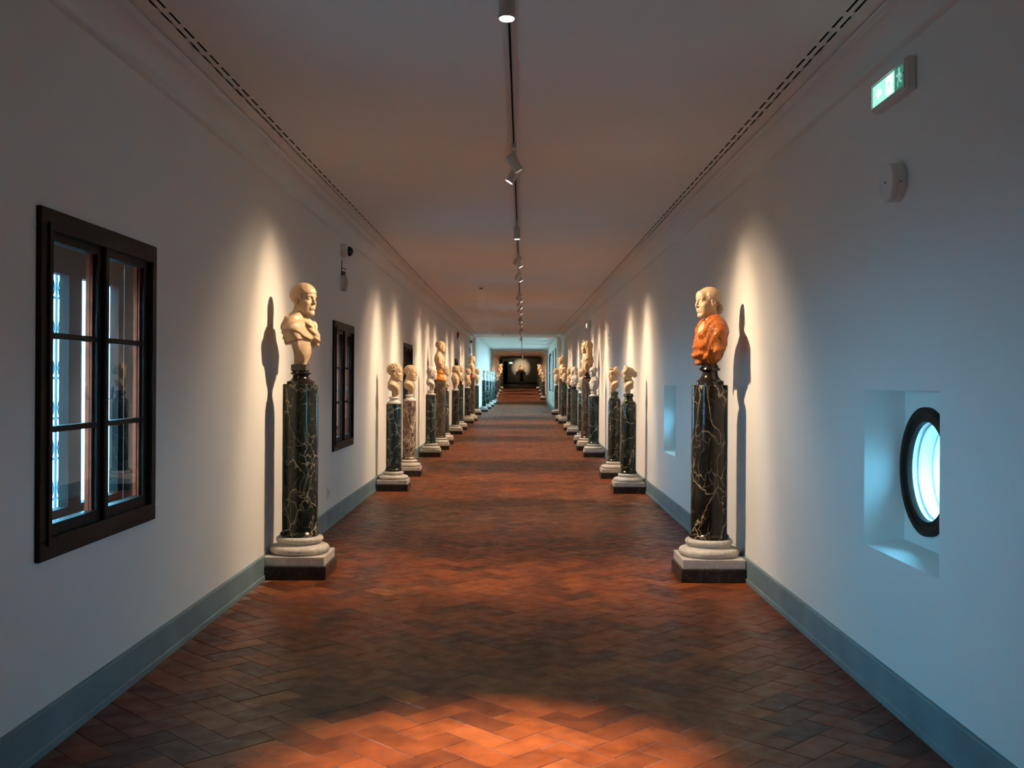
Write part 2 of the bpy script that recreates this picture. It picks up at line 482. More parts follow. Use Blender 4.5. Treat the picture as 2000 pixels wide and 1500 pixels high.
# other ceilings
bm = BM()
ZC2 = 3.29
box(bm, -2.6, 2.6, D1, D2, ZC2, 3.6)
struct(obj('ceiling_bridge', bm, ceil_m))
bm = BM()
v = []
for d, z in ((D2, 3.26), (86, 3.42), (D3, 3.57)):
    v.append([bm.verts.new((-2.3, d, z)), bm.verts.new((3.2, d, z)), bm.verts.new((3.2, d, z + .3)), bm.verts.new((-2.3, d, z + .3))])
for a, b in zip(v, v[1:]):
    for i in range(4):
        j = (i + 1) % 4; bm.faces.new((a[i], a[j], b[j], b[i]))
bm.faces.new(v[0]); bm.faces.new(v[-1])
struct(obj('ceiling_far', bm, ceil_m))
# coves of the far stretch
def cove3(sgn, side):
    bm = BM(); rings = []
    for d, zc in ((D2 + .01, 3.26), (86, 3.42), (D3 - .01, 3.57)):
        xw = w3(d)[side]; ring = []
        for k in range(7):
            a = PI / 2 * k / 6; r = .34
            ring.append(bm.verts.new((xw - sgn * (r - r * math.cos(a)) , d, zc - r + r * math.sin(a))))
        ring.append(bm.verts.new((xw, d, zc)))
        rings.append(ring)
    for A, B in zip(rings, rings[1:]):
        for k in range(8):
            j = (k + 1) % 8; bm.faces.new((A[k], A[j], B[j], B[k]))
    for r_ in (rings[0], rings[-1]): bm.faces.new(r_)
    return bm
struct(obj('trim_7', cove3(-1, 0), plaster)); struct(obj('trim_8', cove3(1, 1), plaster))

# cornices of the main corridor: lower bead, cove, upper bead
def cornice(xf, s, w1, name):
    prof = [(0, 3.000), (0.016, 3.004), (0.028, 3.012), (0.031, 3.024), (0.027, 3.036), (0.012, 3.043), (0.008, 3.055)]
    for k in range(1, 9):
        a = PI / 2 * k / 8
        prof.append((0.008 + (w1 - .008) * (1 - math.cos(a)), 3.055 + .115 * math.sin(a)))
    prof += [(w1 + .002, 3.176), (w1 + .014, 3.178), (w1 + .024, 3.186), (w1 + .026, 3.196)]
    bm = BM(); rings = []
    for d in (Y0, 20, D1):
        dz = ceil_z(d) - ZC
        rings.append([bm.verts.new((xf(d) + s * px_, d, z_ + dz)) for px_, z_ in prof])
    for A, B in zip(rings, rings[1:]):
        for k in range(len(prof) - 1): bm.faces.new((A[k], A[k + 1], B[k + 1], B[k]))
    o = obj(name, bm, plaster, smooth=True); sharp(o, 40)
    return struct(o)
cornice(lambda d: XL, 1, .100, 'trim_1'); cornice(xr_at, -1, .075, 'trim_2')

# baseboards
def baseboard(name, p0, p1, s, z0=0.0, z1=0.0, h=.172):
    bm = BM()
    (xa, ya), (xb, yb) = p0, p1
    prof = [(0, 0), (.030, 0), (.030, .028), (.026, .032), (.022, .034), (.022, h - .004), (.018, h), (0, h)]
    A = [bm.verts.new((xa + s * u, ya, z0 + w)) for u, w in prof]; B = [bm.verts.new((xb + s * u, yb, z1 + w)) for u, w in prof]
    for k in range(len(prof) - 1): bm.faces.new((A[k], A[k + 1], B[k + 1], B[k]))
    bm.faces.new(A); bm.faces.new(list(reversed(B)))
    return struct(obj(name, bm, stone_base))
baseboard('baseboard_left', (XL, Y0), (XL, D1), 1)
baseboard('baseboard_right', (XR, Y0), (XR, 20), -1)
baseboard('baseboard_right_farther', (XR, 20), (XRE, D1), -1)
baseboard('baseboard_left_bridge', (XL2, D1), (XL2e, D2), 1)
baseboard('baseboard_right_bridge', (XR2, D1), (XR2e, D2), -1)
for k, (a, b) in enumerate(((D2 + .05, 86), (86, D3))):
    baseboard('baseboard_left_far' + ('' if k == 0 else '_upper'), (w3(a)[0], a), (w3(b)[0], b), 1, floor_z(a), floor_z(b))
    baseboard('baseboard_right_far' + ('' if k == 0 else '_upper'), (w3(a)[1], a), (w3(b)[1], b), -1, floor_z(a), floor_z(b))
bm = BM(); box(bm, -1.4, 2.35, D3 - .03, D3 + .02, floor_z(D3), floor_z(D3) + .2); struct(obj('baseboard_end', bm, stone_base))

# ------------------------------------------------------------------ floor: herringbone bricks
bm = BM()
secs = [Y0, D2, 86, D3 + .1]
rows = []
for d in secs:
    z = floor_z(d) - .0035
    rows.append([bm.verts.new((-2.4, d, z)), bm.verts.new((3.0, d, z)), bm.verts.new((3.0, d, z - .15)), bm.verts.new((-2.4, d, z - .15))])
for A, B in zip(rows, rows[1:]):
    for k in range(4):
        j = (k + 1) % 4; bm.faces.new((A[k], A[j], B[j], B[k]))
bm.faces.new(rows[0]); bm.faces.new(rows[-1])
floor = struct(obj('floor', bm, mortar))
BW = 0.140; GAP = 0.0019
c45 = math.cos(PI / 4)
def brick_list():
    out = []
    n = int(120 / BW)
    for a in range(-n, n):
        for b in range(-n // 2, n // 2):
            bx, by = a + 2 * b, a - 2 * b
            for kind in (0, 1):
                cx, cy = (bx + 1.0, by + .5) if kind == 0 else (bx + .5, by + 2.0)
                X = (cx - cy) * c45 * BW; Y = (cx + cy) * c45 * BW
                if Y < Y0 or Y > D3 + .1: continue
                l, r = walls_at(min(Y, D3))
                if X < l - .02 or X > r + .02: continue
                out.append((X, Y, kind))
    return out
bl = brick_list()
rng = np.random.RandomState(5)
def brick_verts(hw, hl, ang, top=0.0, ch=0.0014, depth=0.02, tilt=(0, 0)):
    v = []
    for (sx, sy, z) in [(hl, hw, -depth), (hl, hw, -ch), (hl - ch, hw - ch, 0)]:
        for qx, qy in ((-1, -1), (1, -1), (1, 1), (-1, 1)):
            v.append((qx * sx, qy * sy, z))
    v = np.array(v)
    v[:, 2] += top
    v[8:12, 2] += v[8:12, 0] * tilt[0] + v[8:12, 1] * tilt[1]
    c, s = math.cos(ang), math.sin(ang)
    return np.stack([v[:, 0] * c - v[:, 1] * s, v[:, 0] * s + v[:, 1] * c, v[:, 2]], 1)
BF = [(8, 9, 10, 11)]
for k in range(4):
    j = (k + 1) % 4
    BF += [(k, j, j + 4, k + 4), (k + 4, j + 4, j + 8, k + 8)]
BF = np.array(BF)
HL, HW = BW - GAP, BW / 2 - GAP
vis = sorted([b for b in bl if b[1] > 3.93 and XL < b[0] < XR], key=lambda b: b[1])[:300]
visset = set((round(b[0], 4), round(b[1], 4)) for b in vis)
def set_tint(me, vals, per=9):
    a = me.attributes.new('tint', 'FLOAT', 'FACE'); a.data.foreach_set('value', np.repeat(np.asarray(vals, np.float32), per))
variants = []
for k in range(44):
    tl = rng.normal(0, .0035, 2)
    v = brick_verts(HW, HL, 0, -.0004 - rng.rand() * .0016, tilt=tl)
    me = np_mesh('brick', v, BF, terracotta, False); set_tint(me, [np.clip(rng.beta(2.0, 2.6), 0, 1)])
    variants.append(me)
for (X, Y, kind) in vis:
    o = bpy.data.objects.new('brick', variants[rng.randint(44)])
    o.location = (X, Y, 0); o.rotation_euler = (0, 0, (PI / 4 if kind == 0 else -PI / 4) + (PI if rng.rand() > .5 else 0))
    COL.objects.link(o); o.parent = floor
rest = [b for b in bl if (round(b[0], 4), round(b[1], 4)) not in visset]
VV = []; FFc = []; T = []
base = [brick_verts(HW, HL, a, 0) for a in (PI / 4, -PI / 4)]
for i, (X, Y, kind) in enumerate(rest):
    v = base[kind].copy(); tl = rng.normal(0, .0035, 2)
    v[8:12, 2] += v[8:12, 0] * tl[0] + v[8:12, 1] * tl[1]
    v[:, 2] += -.0004 - rng.rand() * .0016
    if Y > 65.8:
        v[:, 2] += [floor_z(Y + q) for q in v[:, 1]]
    v[:, 0] += X; v[:, 1] += Y
    VV.append(v); FFc.append(BF + 12 * i); T.append(np.clip(rng.beta(2.0, 2.6), 0, 1))
me = np_mesh('brick_paving', np.concatenate(VV), np.concatenate(FFc), terracotta, False); set_tint(me, T)
o = bpy.data.objects.new('brick_paving', me); link(o, floor); o['kind'] = 'stuff'

# ------------------------------------------------------------------ windows of the left wall
def left_window(n, c, hw, z0, z1):
    root = bpy.data.objects.new('window_%d' % n, None); root.location = (XL, c, z0); link(root); struct(root)
    H = z1 - z0; x = 0.0
    # casing round the opening
    bm = BM(); pr = .022; cw = .075
    for (ya, yb, za, zb) in ((-hw, hw, H - cw, H), (-hw, hw, 0, cw), (-hw, -hw + cw, cw, H - cw), (hw - cw, hw, cw, H - cw)):
        b2 = BM(); box(b2, -.06, pr, ya, yb, za, zb); bevel(b2, .004, 1)
        me = bpy.data.meshes.new('t'); b2.to_mesh(me); b2.free(); bm.from_mesh(me); bpy.data.meshes.remove(me)
    obj('casing', bm, dark_wood, root)
    bm = BM()   # inner rebate bead
    q = cw - .018
    for (ya, yb, za, zb) in ((-hw + q, hw - q, H - cw - .012, H - q), (-hw + q, hw - q, q, cw + .012), (-hw + q, -hw + cw + .012, cw + .012, H - cw - .012), (hw - cw - .012, hw - q, cw + .012, H - cw - .012)):
        box(bm, -.05, pr + .010, ya, yb, za, zb)
    obj('casing_bead', bm, dark_wood, root)
    # two sashes
    iy = hw - cw; st = .062; gz0, gz1 = .135, H - .122
    for s in (-1, 1):
        ya, yb = (-iy, -.003) if s < 0 else (.003, iy)
        fr = BM()
        box(fr, -.045, .004, ya, ya + st, cw, H - cw); box(fr, -.045, .004, yb - st, yb, cw, H - cw)
        box(fr, -.045, .004, ya + st, yb - st, cw, gz0); box(fr, -.045, .004, ya + st, yb - st, gz1, H - cw)
        sash = obj('sash', fr, dark_wood, root)
        g0, g1 = ya + st, yb - st
        th = (gz1 - gz0) / 3
        bd = BM(); box(bd, -.046, -.028, g1 - .010, g1 + .001, gz0, gz1); box(bd, -.046, -.028, g0 - .001, g0 + .010, gz0, gz1); box(bd, -.022, -.014, g1 - .014, g1 + .001, gz0, gz1); obj('lit_edge_strip', bd, lit_wood, sash)  # thin strips coloured like the warmly lit inner sides of the stiles
        for k in (1, 2):
            b = BM(); box(b, -.040, 0.0, g0, g1, gz0 + th * k - .012, gz0 + th * k + .012); obj('muntin', b, dark_wood, sash)
        for k in range(3):
            b = BM(); box(b, -.013, -.010, g0 - .004, g1 + .004, gz0 + th * k + .006, gz0 + th * (k + 1) - .006); obj('pane', b, clear_glass, sash)
    b = BM(); box(b, -.002, .026, -.022, .022, cw, H - cw); bevel(b, .006, 1); obj('astragal', b, dark_wood, root)
    b = BM(); tube(b, [(.026, 0, .45 * H), (.045, 0, .45 * H), (.05, 0, .49 * H)], .006, 8); obj('handle', b, iron, root)
    # wooden reveal lining
    b = BM(); r0 = hw - .052
    box(b, -.12, -.062, r0 - .02, r0, .05, H - .05); box(b, -.12, -.062, -r0, -r0 + .02, .05, H - .05)
    obj('jamb_lining', b, dark_wood, root)
    # outer window
    ow = BM(); a = hw - .075; xo = -.165
    for (ya, yb, za, zb) in ((-a, a, .052, .15), (-a, a, H - .22, H - .052), (-a, -a + .07, .15, H - .22), (a - .07, a, .15, H - .22), (-.07, .07, .15, H - .22)):
        box(ow, xo, xo + .045, ya, yb, za, zb)
    outer = obj('outer_frame', ow, dark_wood, root)
    for ya, yb in ((-a + .07, -.07), (.07, a - .07)):
        b = BM(); box(b, xo + .018, xo + .022, ya, yb, .15, H - .22); obj('pane', b, clear_glass, outer)
    # iron grille outside: verticals, horizontals, rings
    gb = BM(); xg = -.36
    yy = -a + .06
    while yy < a:
        tube(gb, [(xg, yy, .05), (xg, yy, H - .05)], .007, 6); yy += .145
    zz = .14
    while zz < H - .05:
        tube(gb, [(xg + .01, -a, zz), (xg + .01, a, zz)], .007, 6)
        yy = -a + .06 + .0725
        while yy < a - .05:
            tube(gb, [(xg, yy + .05 * math.cos(t * PI / 6), zz + .05 + .05 * math.sin(t * PI / 6)) for t in range(13)], .004, 5); yy += .145
        zz += .195
    obj('grille', gb, iron, root)
    return root
for i, w in enumerate(LEFT_WINS): left_window(i + 1, *w)

# round windows in the niches on the right
for i, (cy, cz, rr) in enumerate(RC):
    root = bpy.data.objects.new('window_%d' % (6 + i), None); root.location = (XR + ND, cy, cz); link(root); struct(root)
    M = Matrix.Rotation(PI / 2, 3, 'Y')      # lathe axis z -> +x
    def ring(name, prof, mat, par=root, seg=64):
        bm = BM(); rings = []
        for r, x in prof:
            rings.append([bm.verts.new((x, r * math.cos(2 * PI * k / seg), r * math.sin(2 * PI * k / seg))) for k in range(seg)])
        for a_, b_ in zip(rings, rings[1:] + rings[:1]):
            for k in range(seg):
                j = (k + 1) % seg; bm.faces.new((a_[k], a_[j], b_[j], b_[k]))
        o = obj(name, bm, mat, par, True); sharp(o); return o
    ring('frame', [(.298, .0), (.298, -.022), (.288, -.028), (.262, -.026), (.256, -.016), (.232, -.012), (.228, .0), (.228, .012), (.298, .012)], dark_wood)
    ring('sash_ring', [(.230, .013), (.283, .013), (.283, .155), (.218, .155), (.218, .110), (.226, .104), (.226, .060), (.222, .055), (.222, .040), (.230, .034)], white_paint)
    b = BM(); lathe(b, [(.224, .046), (.224, .050)], 48, M=M); obj('pane', b, clear_glass, root)
    for zz in (-.07, .09):
        b = BM(); box(b, .10, .125, -.09, -.03, zz - .011, zz + .011); bevel(b, .003, 1)
        obj('hinge', b, iron, root)

# big windows of the bridge stretch
for i, (a, b_) in enumerate(BIG):
    xa, xb = xr2(a), xr2(b_)
    root = bpy.data.objects.new('window_%d' % (8 + i), None); root.location = (xa + .05, a, .83); link(root); struct(root)
    root.rotation_euler = (0, 0, -math.atan2(xb - xa, b_ - a))
    Wd = math.hypot(xb - xa, b_ - a); H = 2.07
    fr = BM()
    for (y0_, y1_, z0_, z1_) in ((0, Wd, 0, .06), (0, Wd, H - .06, H), (0, .06, .06, H - .06), (Wd - .06, Wd, .06, H - .06)):
        box(fr, 0, .06, y0_, y1_, z0_, z1_)
    obj('frame', fr, dark_wood, root)
    b = BM(); box(b, .0, .05, .06, Wd - .06, 1.0, 1.03); obj('transom', b, white_paint, root)
    for z0_, z1_ in ((.06, 1.0), (1.03, H - .06)):
        b = BM(); box(b, .028, .032, .06, Wd - .06, z0_, z1_); obj('pane', b, tinted_glass, root)

def portal(x, y, z, sy, sz, facing):
    l = bpy.data.lights.new('portal', 'AREA'); l.shape = 'RECTANGLE'; l.size = sz; l.size_y = sy
    l.cycles.is_portal = True
    o = bpy.data.objects.new('window_portal', l); o.location = (x, y, z)
    o.rotation_euler = (0, PI / 2 * (-1 if facing > 0 else 1), 0)   # -Z axis towards +x if facing>0
    link(o)
for c, w, z0, z1 in LEFT_WINS: portal(XL - .40, c, (z0 + z1) / 2, 2 * w - .1, z1 - z0 - .1, 1)
for cy, cz, rr in RC: portal(XR + .44, cy, cz, .6, .6, -1)
for a, b_ in BIG: portal(xr2((a + b_) / 2) + .42, (a + b_) / 2, 1.865, b_ - a, 2.07, -1)

# ------------------------------------------------------------------ sculpture: signed distance fields + surface nets
def smin(a, b, k):
    h = np.clip(.5 + .5 * (b - a) / k, 0, 1)
    return b * (1 - h) + a * h - k * h * (1 - h)
def smax(a, b, k): return -smin(-a, -b, k)
def ell(P, c, r):
    qx, qy, qz = (P[0] - c[0]) / r[0], (P[1] - c[1]) / r[1], (P[2] - c[2]) / r[2]
    k0 = np.sqrt(qx * qx + qy * qy + qz * qz) + 1e-6
    k1 = np.sqrt((qx / r[0]) ** 2 + (qy / r[1]) ** 2 + (qz / r[2]) ** 2) + 1e-6
    return k0 * (k0 - 1) / k1
def sph(P, c, r): return np.sqrt((P[0] - c[0]) ** 2 + (P[1] - c[1]) ** 2 + (P[2] - c[2]) ** 2) - r
def caps(P, a, b, ra, rb=None):
    if rb is None: rb = ra
    ba = [b[i] - a[i] for i in range(3)]; l2 = sum(q * q for q in ba)
    pa = [P[i] - a[i] for i in range(3)]
    h = np.clip((pa[0] * ba[0] + pa[1] * ba[1] + pa[2] * ba[2]) / l2, 0, 1)
    return np.sqrt(sum((pa[i] - ba[i] * h) ** 2 for i in range(3))) - (ra + (rb - ra) * h)
def rot(P, o, yaw=0, pitch=0, roll_=0):
    """world -> local of a frame at o turned by yaw (z) then pitch (x, nod down positive)"""
    x, y, z = P[0] - o[0], P[1] - o[1], P[2] - o[2]
    c, s = math.cos(-yaw), math.sin(-yaw); x, y = x * c - y * s, x * s + y * c
    c, s = math.cos(pitch), math.sin(pitch); y, z = y * c - z * s, y * s + z * c
    return (x, y, z)

def head_sdf(P, o, yaw=0, pitch=0, kind='short', female=False, s=1.0, beard=False):
    Q = rot(P, o, yaw, pitch); Q = tuple(q / s for q in Q); X, Y, Z = Q
    A = (np.abs(X), Y, Z)
    jw = 0.86 if female else 1.0
    d = ell(Q, (0, -.016, .028), (.074, .094, .080))
    d = smin(d, ell(Q, (0, .026, -.040), (.060 * jw, .062, .080)), .025)
    d = smin(d, caps(A, (.050 * jw, .004, -.062), (.016, .068, -.112), .018, .016), .025)
    d = smin(d, sph(Q, (0, .074, -.112), .019 * (.85 if female else 1)), .018)
    d = smin(d, ell(A, (.040, .058, -.034), (.020, .020, .017)), .022)
    d = smin(d, caps(A, (.008, .088, .013), (.044, .072, .015), .0085 if not female else .006), .012)
    d = smin(d, ell(Q, (0, .058, .040), (.050, .036, .040)), .02)
    d = smin(d, ell(A, (.030 * jw, .034, -.058), (.028 * jw, .036, .046)), .02)
    if female: d = smin(d, ell(A, (.030, .044, -.052), (.028, .036, .044)), .022)
    # eye sockets, balls and lids
    d = smax(d, -ell(A, (.030, .094, -.004), (.017, .016, .012)), .008)
    d = smin(d, sph(A, (.030, .070, -.006), .0145), .003)
    d = smin(d, caps(A, (.018, .0825, .001), (.042, .074, .001), .0035), .003)
    d = smin(d, caps(A, (.018, .0810, -.013), (.042, .073, -.013), .0028), .004)
    # nose
    d = smin(d, caps(Q, (0, .087, .008), (0, .1055, -.037), .0070, .0092), .009)
    d = smin(d, sph(A, (.0110, .094, -.040), .0076), .006)
    d = smax(d, -sph(A, (.006, .098, -.050), .0040), .004)
    # mouth
    d = smin(d, ell(Q, (0, .080, -.073), (.027, .016, .020)), .012)
    d = smin(d, caps(A, (0, .0965, -.0685), (.020, .084, -.070), .0048, .0028), .004)
    d = smin(d, caps(A, (0, .0950, -.0795), (.017, .085, -.078), .0058, .003), .004)
    d = smax(d, -caps(A, (0, .103, -.0738), (.024, .090, -.0735), .0032), .003)
    d = smax(d, -ell(Q, (0, .104, -.094), (.02, .012, .007)), .01)
    # ears
    if kind not in ('veil', 'long'):
        e = ell(A, (.076, -.006, -.018), (.011, .019, .032))
        e = smax(e, -ell(A, (.087, .0, -.014), (.010, .011, .018)), .005)
        d = smin(d, e, .006)
    # hair
    if kind == 'short':
        line = .052 + .35 * np.clip(.03 - Y, 0, 1) * -1.0
        h = ell(Q, (0, -.009, .031), (.0835, .1085, .0880))
        h = h + .0008 * np.sin(240 * Z + 90 * X) * np.sin(230 * Y)
        line = np.where(Y > .035, .035, np.where(Y > .010, -.012, -.075))
        cut = line - Z
        h = smax(h, cut, .006); d = smin(d, h, .003)
    elif kind == 'fringe':
        h = ell(Q, (0, -.016, .032), (.081, .102, .085))
        h = h + .0042 * np.sin(150 * X + 40 * Z) * np.cos(80 * Y + 130 * Z)
        cut = np.maximum(np.where(Y > .03, .040 - Z, -.070 - Z), (Y - .004) * .6 + (-.0 - Z) * .5)
        h = smax(h, cut, .008); d = smin(d, h, .004)
    elif kind in ('curly', 'child'):
        h = ell(Q, (0, -.014, .034), (.086, .106, .088))
        g = np.sin(150 * X) * np.cos(150 * Y) + np.sin(150 * Y) * np.cos(150 * Z) + np.sin(150 * Z) * np.cos(150 * X)
        h = h + .0052 * g
        cut = np.maximum(np.where(Y > .03, .036 - Z, -.085 - Z), (Y - .002) * .6 + (-.012 - Z) * .5)
        h = smax(h, cut, .008); d = smin(d, h, .005)
    elif kind == 'bun':
        h = ell(Q, (0, -.022, .026), (.081, .098, .082))
        h = h + .0005 * np.sin(300 * (Z * .7 + Y * .7) )
        cut = np.maximum(np.where(Y > .03, .046 - Z + 1.0 * np.abs(X) * .25, -.06 - Z), (Y - .010) * .6 + (-.004 - Z) * .6)
        h = smax(h, cut, .006)
        h = smin(h, caps(A, (.064, .028, .040), (.074, -.050, -.012), .012, .018), .018)
        h = smin(h, ell(Q, (0, -.105, -.062), (.032, .026, .042)) + .002 * np.sin(220 * Z), .012)
        d = smin(d, h, .004)
    elif kind == 'tiara':
        h = ell(Q, (0, -.018, .030), (.085, .104, .088)) + .003 * np.sin(170 * X) * np.sin(170 * Z) + .002 * np.sin(200 * Y)
        cut = np.maximum(np.where(Y > .03, .044 - Z, -.06 - Z), (Y - .004) * .6 + (-.02 - Z) * .5)
        h = smax(h, cut, .006)
        crest = ell(Q, (0, .035, .085), (.082, .022, .065))
        crest = crest + .004 * np.sin(180 * X) * np.sin(180 * Z)
        h = smin(h, crest, .012)
        h = smin(h, ell(Q, (0, -.125, .0), (.05, .042, .055)) + .003 * np.sin(150 * Z), .015)
        d = smin(d, h, .005)
    elif kind == 'topknot':
        h = ell(Q, (0, -.018, .030), (.086, .106, .089)) + .0045 * np.sin(120 * X + 60 * Z) * np.sin(130 * Y)
        cut = np.maximum(np.where(Y > .03, .034 - Z, -.06 - Z), (Y - .006) * .6 + (-.03 - Z) * .5)
        h = smax(h, cut, .006)
        h = smin(h, ell(Q, (0, .055, .098), (.036, .034, .034)) + .003 * np.sin(200 * X), .012)
        h = smin(h, ell(Q, (0, -.055, .112), (.040, .042, .036)) + .003 * np.sin(200 * Y), .015)
        d = smin(d, h, .005)
    elif kind in ('veil', 'long'):
        h = ell(Q, (0, -.026, .022), (.090, .108, .098))
        h = smin(h, caps(A, (.058, -.030, -.02), (.078, -.045, -.18), .040, .046), .03)
        h = smin(h, ell(Q, (0, -.07, -.10), (.09, .05, .13)), .03)
        h = h + (.0030 if kind == 'veil' else .004) * np.sin(130 * Y + 40 * Z + 30 * X)
        face = ell(Q, (0, .085, -.035), (.056, .085, .095))
        h = smax(h, -face, .006)
        d = smin(d, h, .004)
    if beard:
        b = ell(Q, (0, .055, -.105), (.056, .046, .055))
        g = np.sin(170 * X) * np.cos(170 * Y) + np.sin(170 * Y) * np.cos(170 * Z) + np.sin(170 * Z) * np.cos(170 * X)
        b = b + .004 * g
        b = smax(b, -ell(Q, (0, .11, -.062), (.026, .03, .022)), .006)
        d = smin(d, b, .006)
    return d * s

def neck_sdf(P, o, s=1.0, fat=1.0):
    d = caps(P, (o[0], o[1] - .020 * s, o[2] - .055 * s), (0, -.030, o[2] - .20 * s), .050 * s * fat, .060 * s * fat)
    A = (np.abs(P[0]), P[1], P[2])
    d = smin(d, caps(A, (.040 * s, o[1] - .01, o[2] - .08 * s), (.012 * s, .020, o[2] - .19 * s), .012 * s), .02)
    return d

def torso_sdf(P, kind):
    X, Y, Z = P; A = (np.abs(X), Y, Z)
    if kind in ('bare', 'herm'):
        # chest plate cut to a pointed V, thin towards the foot, hollow behind
        d = ell(P, (0, -.010, .135), (.135, .082, .085))
        d = smin(d, caps(A, (.02, -.03, .185), (.105, -.025, .150), .040, .030), .035)
        d = smin(d, ell(A, (.050, .040, .105), (.055, .030, .045)), .03)
        d = smin(d, ell(P, (0, .030, .07), (.05, .045, .07)), .03)
        d = smax(d, np.abs(X) * .82 - (Z + .015) * .62, .010)
        d = smax(d, (-.075 - Y) * .75 + (.175 - Z) * .62, .008)
        d = smin(d, caps(P, (0, .005, -.01), (0, .010, .07), .036, .040), .015)
        d = smax(d, -.005 - Z, .004)
        return d
    wide = 1.0
    d = ell(P, (0, -.012, .17), (.160, .105, .19))
    d = smin(d, caps(A, (.05, -.025, .265), (.155, -.015, .245), .065, .060), .05)
    d = smin(d, caps(A, (.02, -.030, .345), (.12, -.020, .285), .035, .045), .045)
    arm = caps(A, (.178, -.010, .235), (.192, .004, .10), .058, .052)
    arm = smax(arm, .105 - Z, .006)
    if kind == 'cuirass':
        d = smin(d, ell(A, (.062, .062, .20), (.065, .04, .06)), .03)
        d = smin(d, arm, .03)
        d = smax(d, -(Z - .02 - .5 * np.abs(X)), .02)
        f = .006 * np.sin(62 * (Z * .35 + X * .95) + 3 * np.sin(14 * Z))
        # cloak over one shoulder
        cl = caps(P, (-.17, -.05, .30), (.08, .050, .06), .055, .03)
        cl = smin(cl, caps(P, (-.17, -.03, .30), (-.15, .03, .08), .065, .05), .05)
        d = smin(d, smax(cl + f, -(Z - .04), .01), .008)
    elif kind == 'toga':
        bottom = ell(P, (0, .045, .33), (.185, .125, .345))
        full = smin(d, arm, .03)
        upper = smax(smax(full, ell(P, (0, .01, .33), (.262, .175, .26)), .02), .165 - Z + .30 * Y - .0 * X, .008)
        lower = smax(full + .010, bottom, .015)
        body = smin(upper, lower, .006)
        # bare pointed chest underneath, cloak over it
        r = np.sqrt(X * X * 1.1 + (Z - .36) ** 2)
        f = .011 * np.sin(72 * (Z * .75 - Y * .55 + X * .3) + 2.5 * np.sin(18 * X)) * np.clip((Z - .10) * 8, 0, 1) * np.clip((.07 - Y) * 14, .15, 1)
        cloak = smax(body - .012 + f, (.155 - Z) + .35 * X, .010)
        roll = caps(P, (.115, -.06, .320), (.085, .080, .285), .026, .022)
        roll = smin(roll, caps(P, (.085, .080, .285), (-.01, .112, .190), .022, .022), .02)
        roll = smin(roll, caps(P, (-.01, .112, .190), (-.03, .112, .150), .024, .018), .02)
        roll = smin(roll, caps(P, (.115, -.06, .320), (-.11, -.075, .325), .032, .034), .02)
        roll = smin(roll, caps(P, (-.11, -.06, .325), (-.06, .075, .300), .030, .022), .02)
        roll = smin(roll, caps(P, (-.06, .075, .300), (-.01, .118, .200), .020, .022), .02)
        body = smax(body, Z * -1 + .0 + .95 * np.abs(X) - .02, .01)
        d = smin(body, cloak, .006)
        d = smin(d, roll + .003 * np.sin(140 * (Z + Y * .6)), .010)
    elif kind == 'draped':
        bottom = ell(P, (0, .03, .30), (.25, .165, .315))
        d = smax(d, bottom, .02)
        armd = smin(d, arm, .03)
        r = np.sqrt((X * 1.15) ** 2 + (Z - .385) ** 2)
        f = .0115 * np.sin(74 * r + 1.6 * np.sin(20 * X) + 8 * X) * np.clip((Y + .03) * 12, .25, 1)
        d = armd - .006 + f
        d = smin(d, ell(P, (0, .085, .09), (.075, .045, .085)) + .008 * np.sin(95 * r + 6 * X), .02)
    elif kind == 'cloak':
        bottom = ell(P, (0, .02, .30), (.225, .165, .315))
        d = smax(smin(d, arm, .03), bottom, .02)
        f = .008 * np.sin(85 * (X * .8 + Z * .55) + 2 * np.sin(22 * Z) + 1.5 * np.sin(30 * Y))
        d = d - .006 + f
        d = smin(smin(d, caps(P, (.13, -.04, .30), (.03, .10, .22), .028, .022), .015), caps(P, (.03, .10, .22), (-.12, .03, .05), .022, .018) + .003 * np.sin(150 * Z), .012)
    d = smax(d, -(ell(P, (0, -.17, .05), (.17, .12, .17))), .01)
    d = smin(d, caps(P, (0, -.005, -.01), (0, .0, .14), .045, .05), .02)
    d = smax(d, -.005 - Z, .004)
    return d

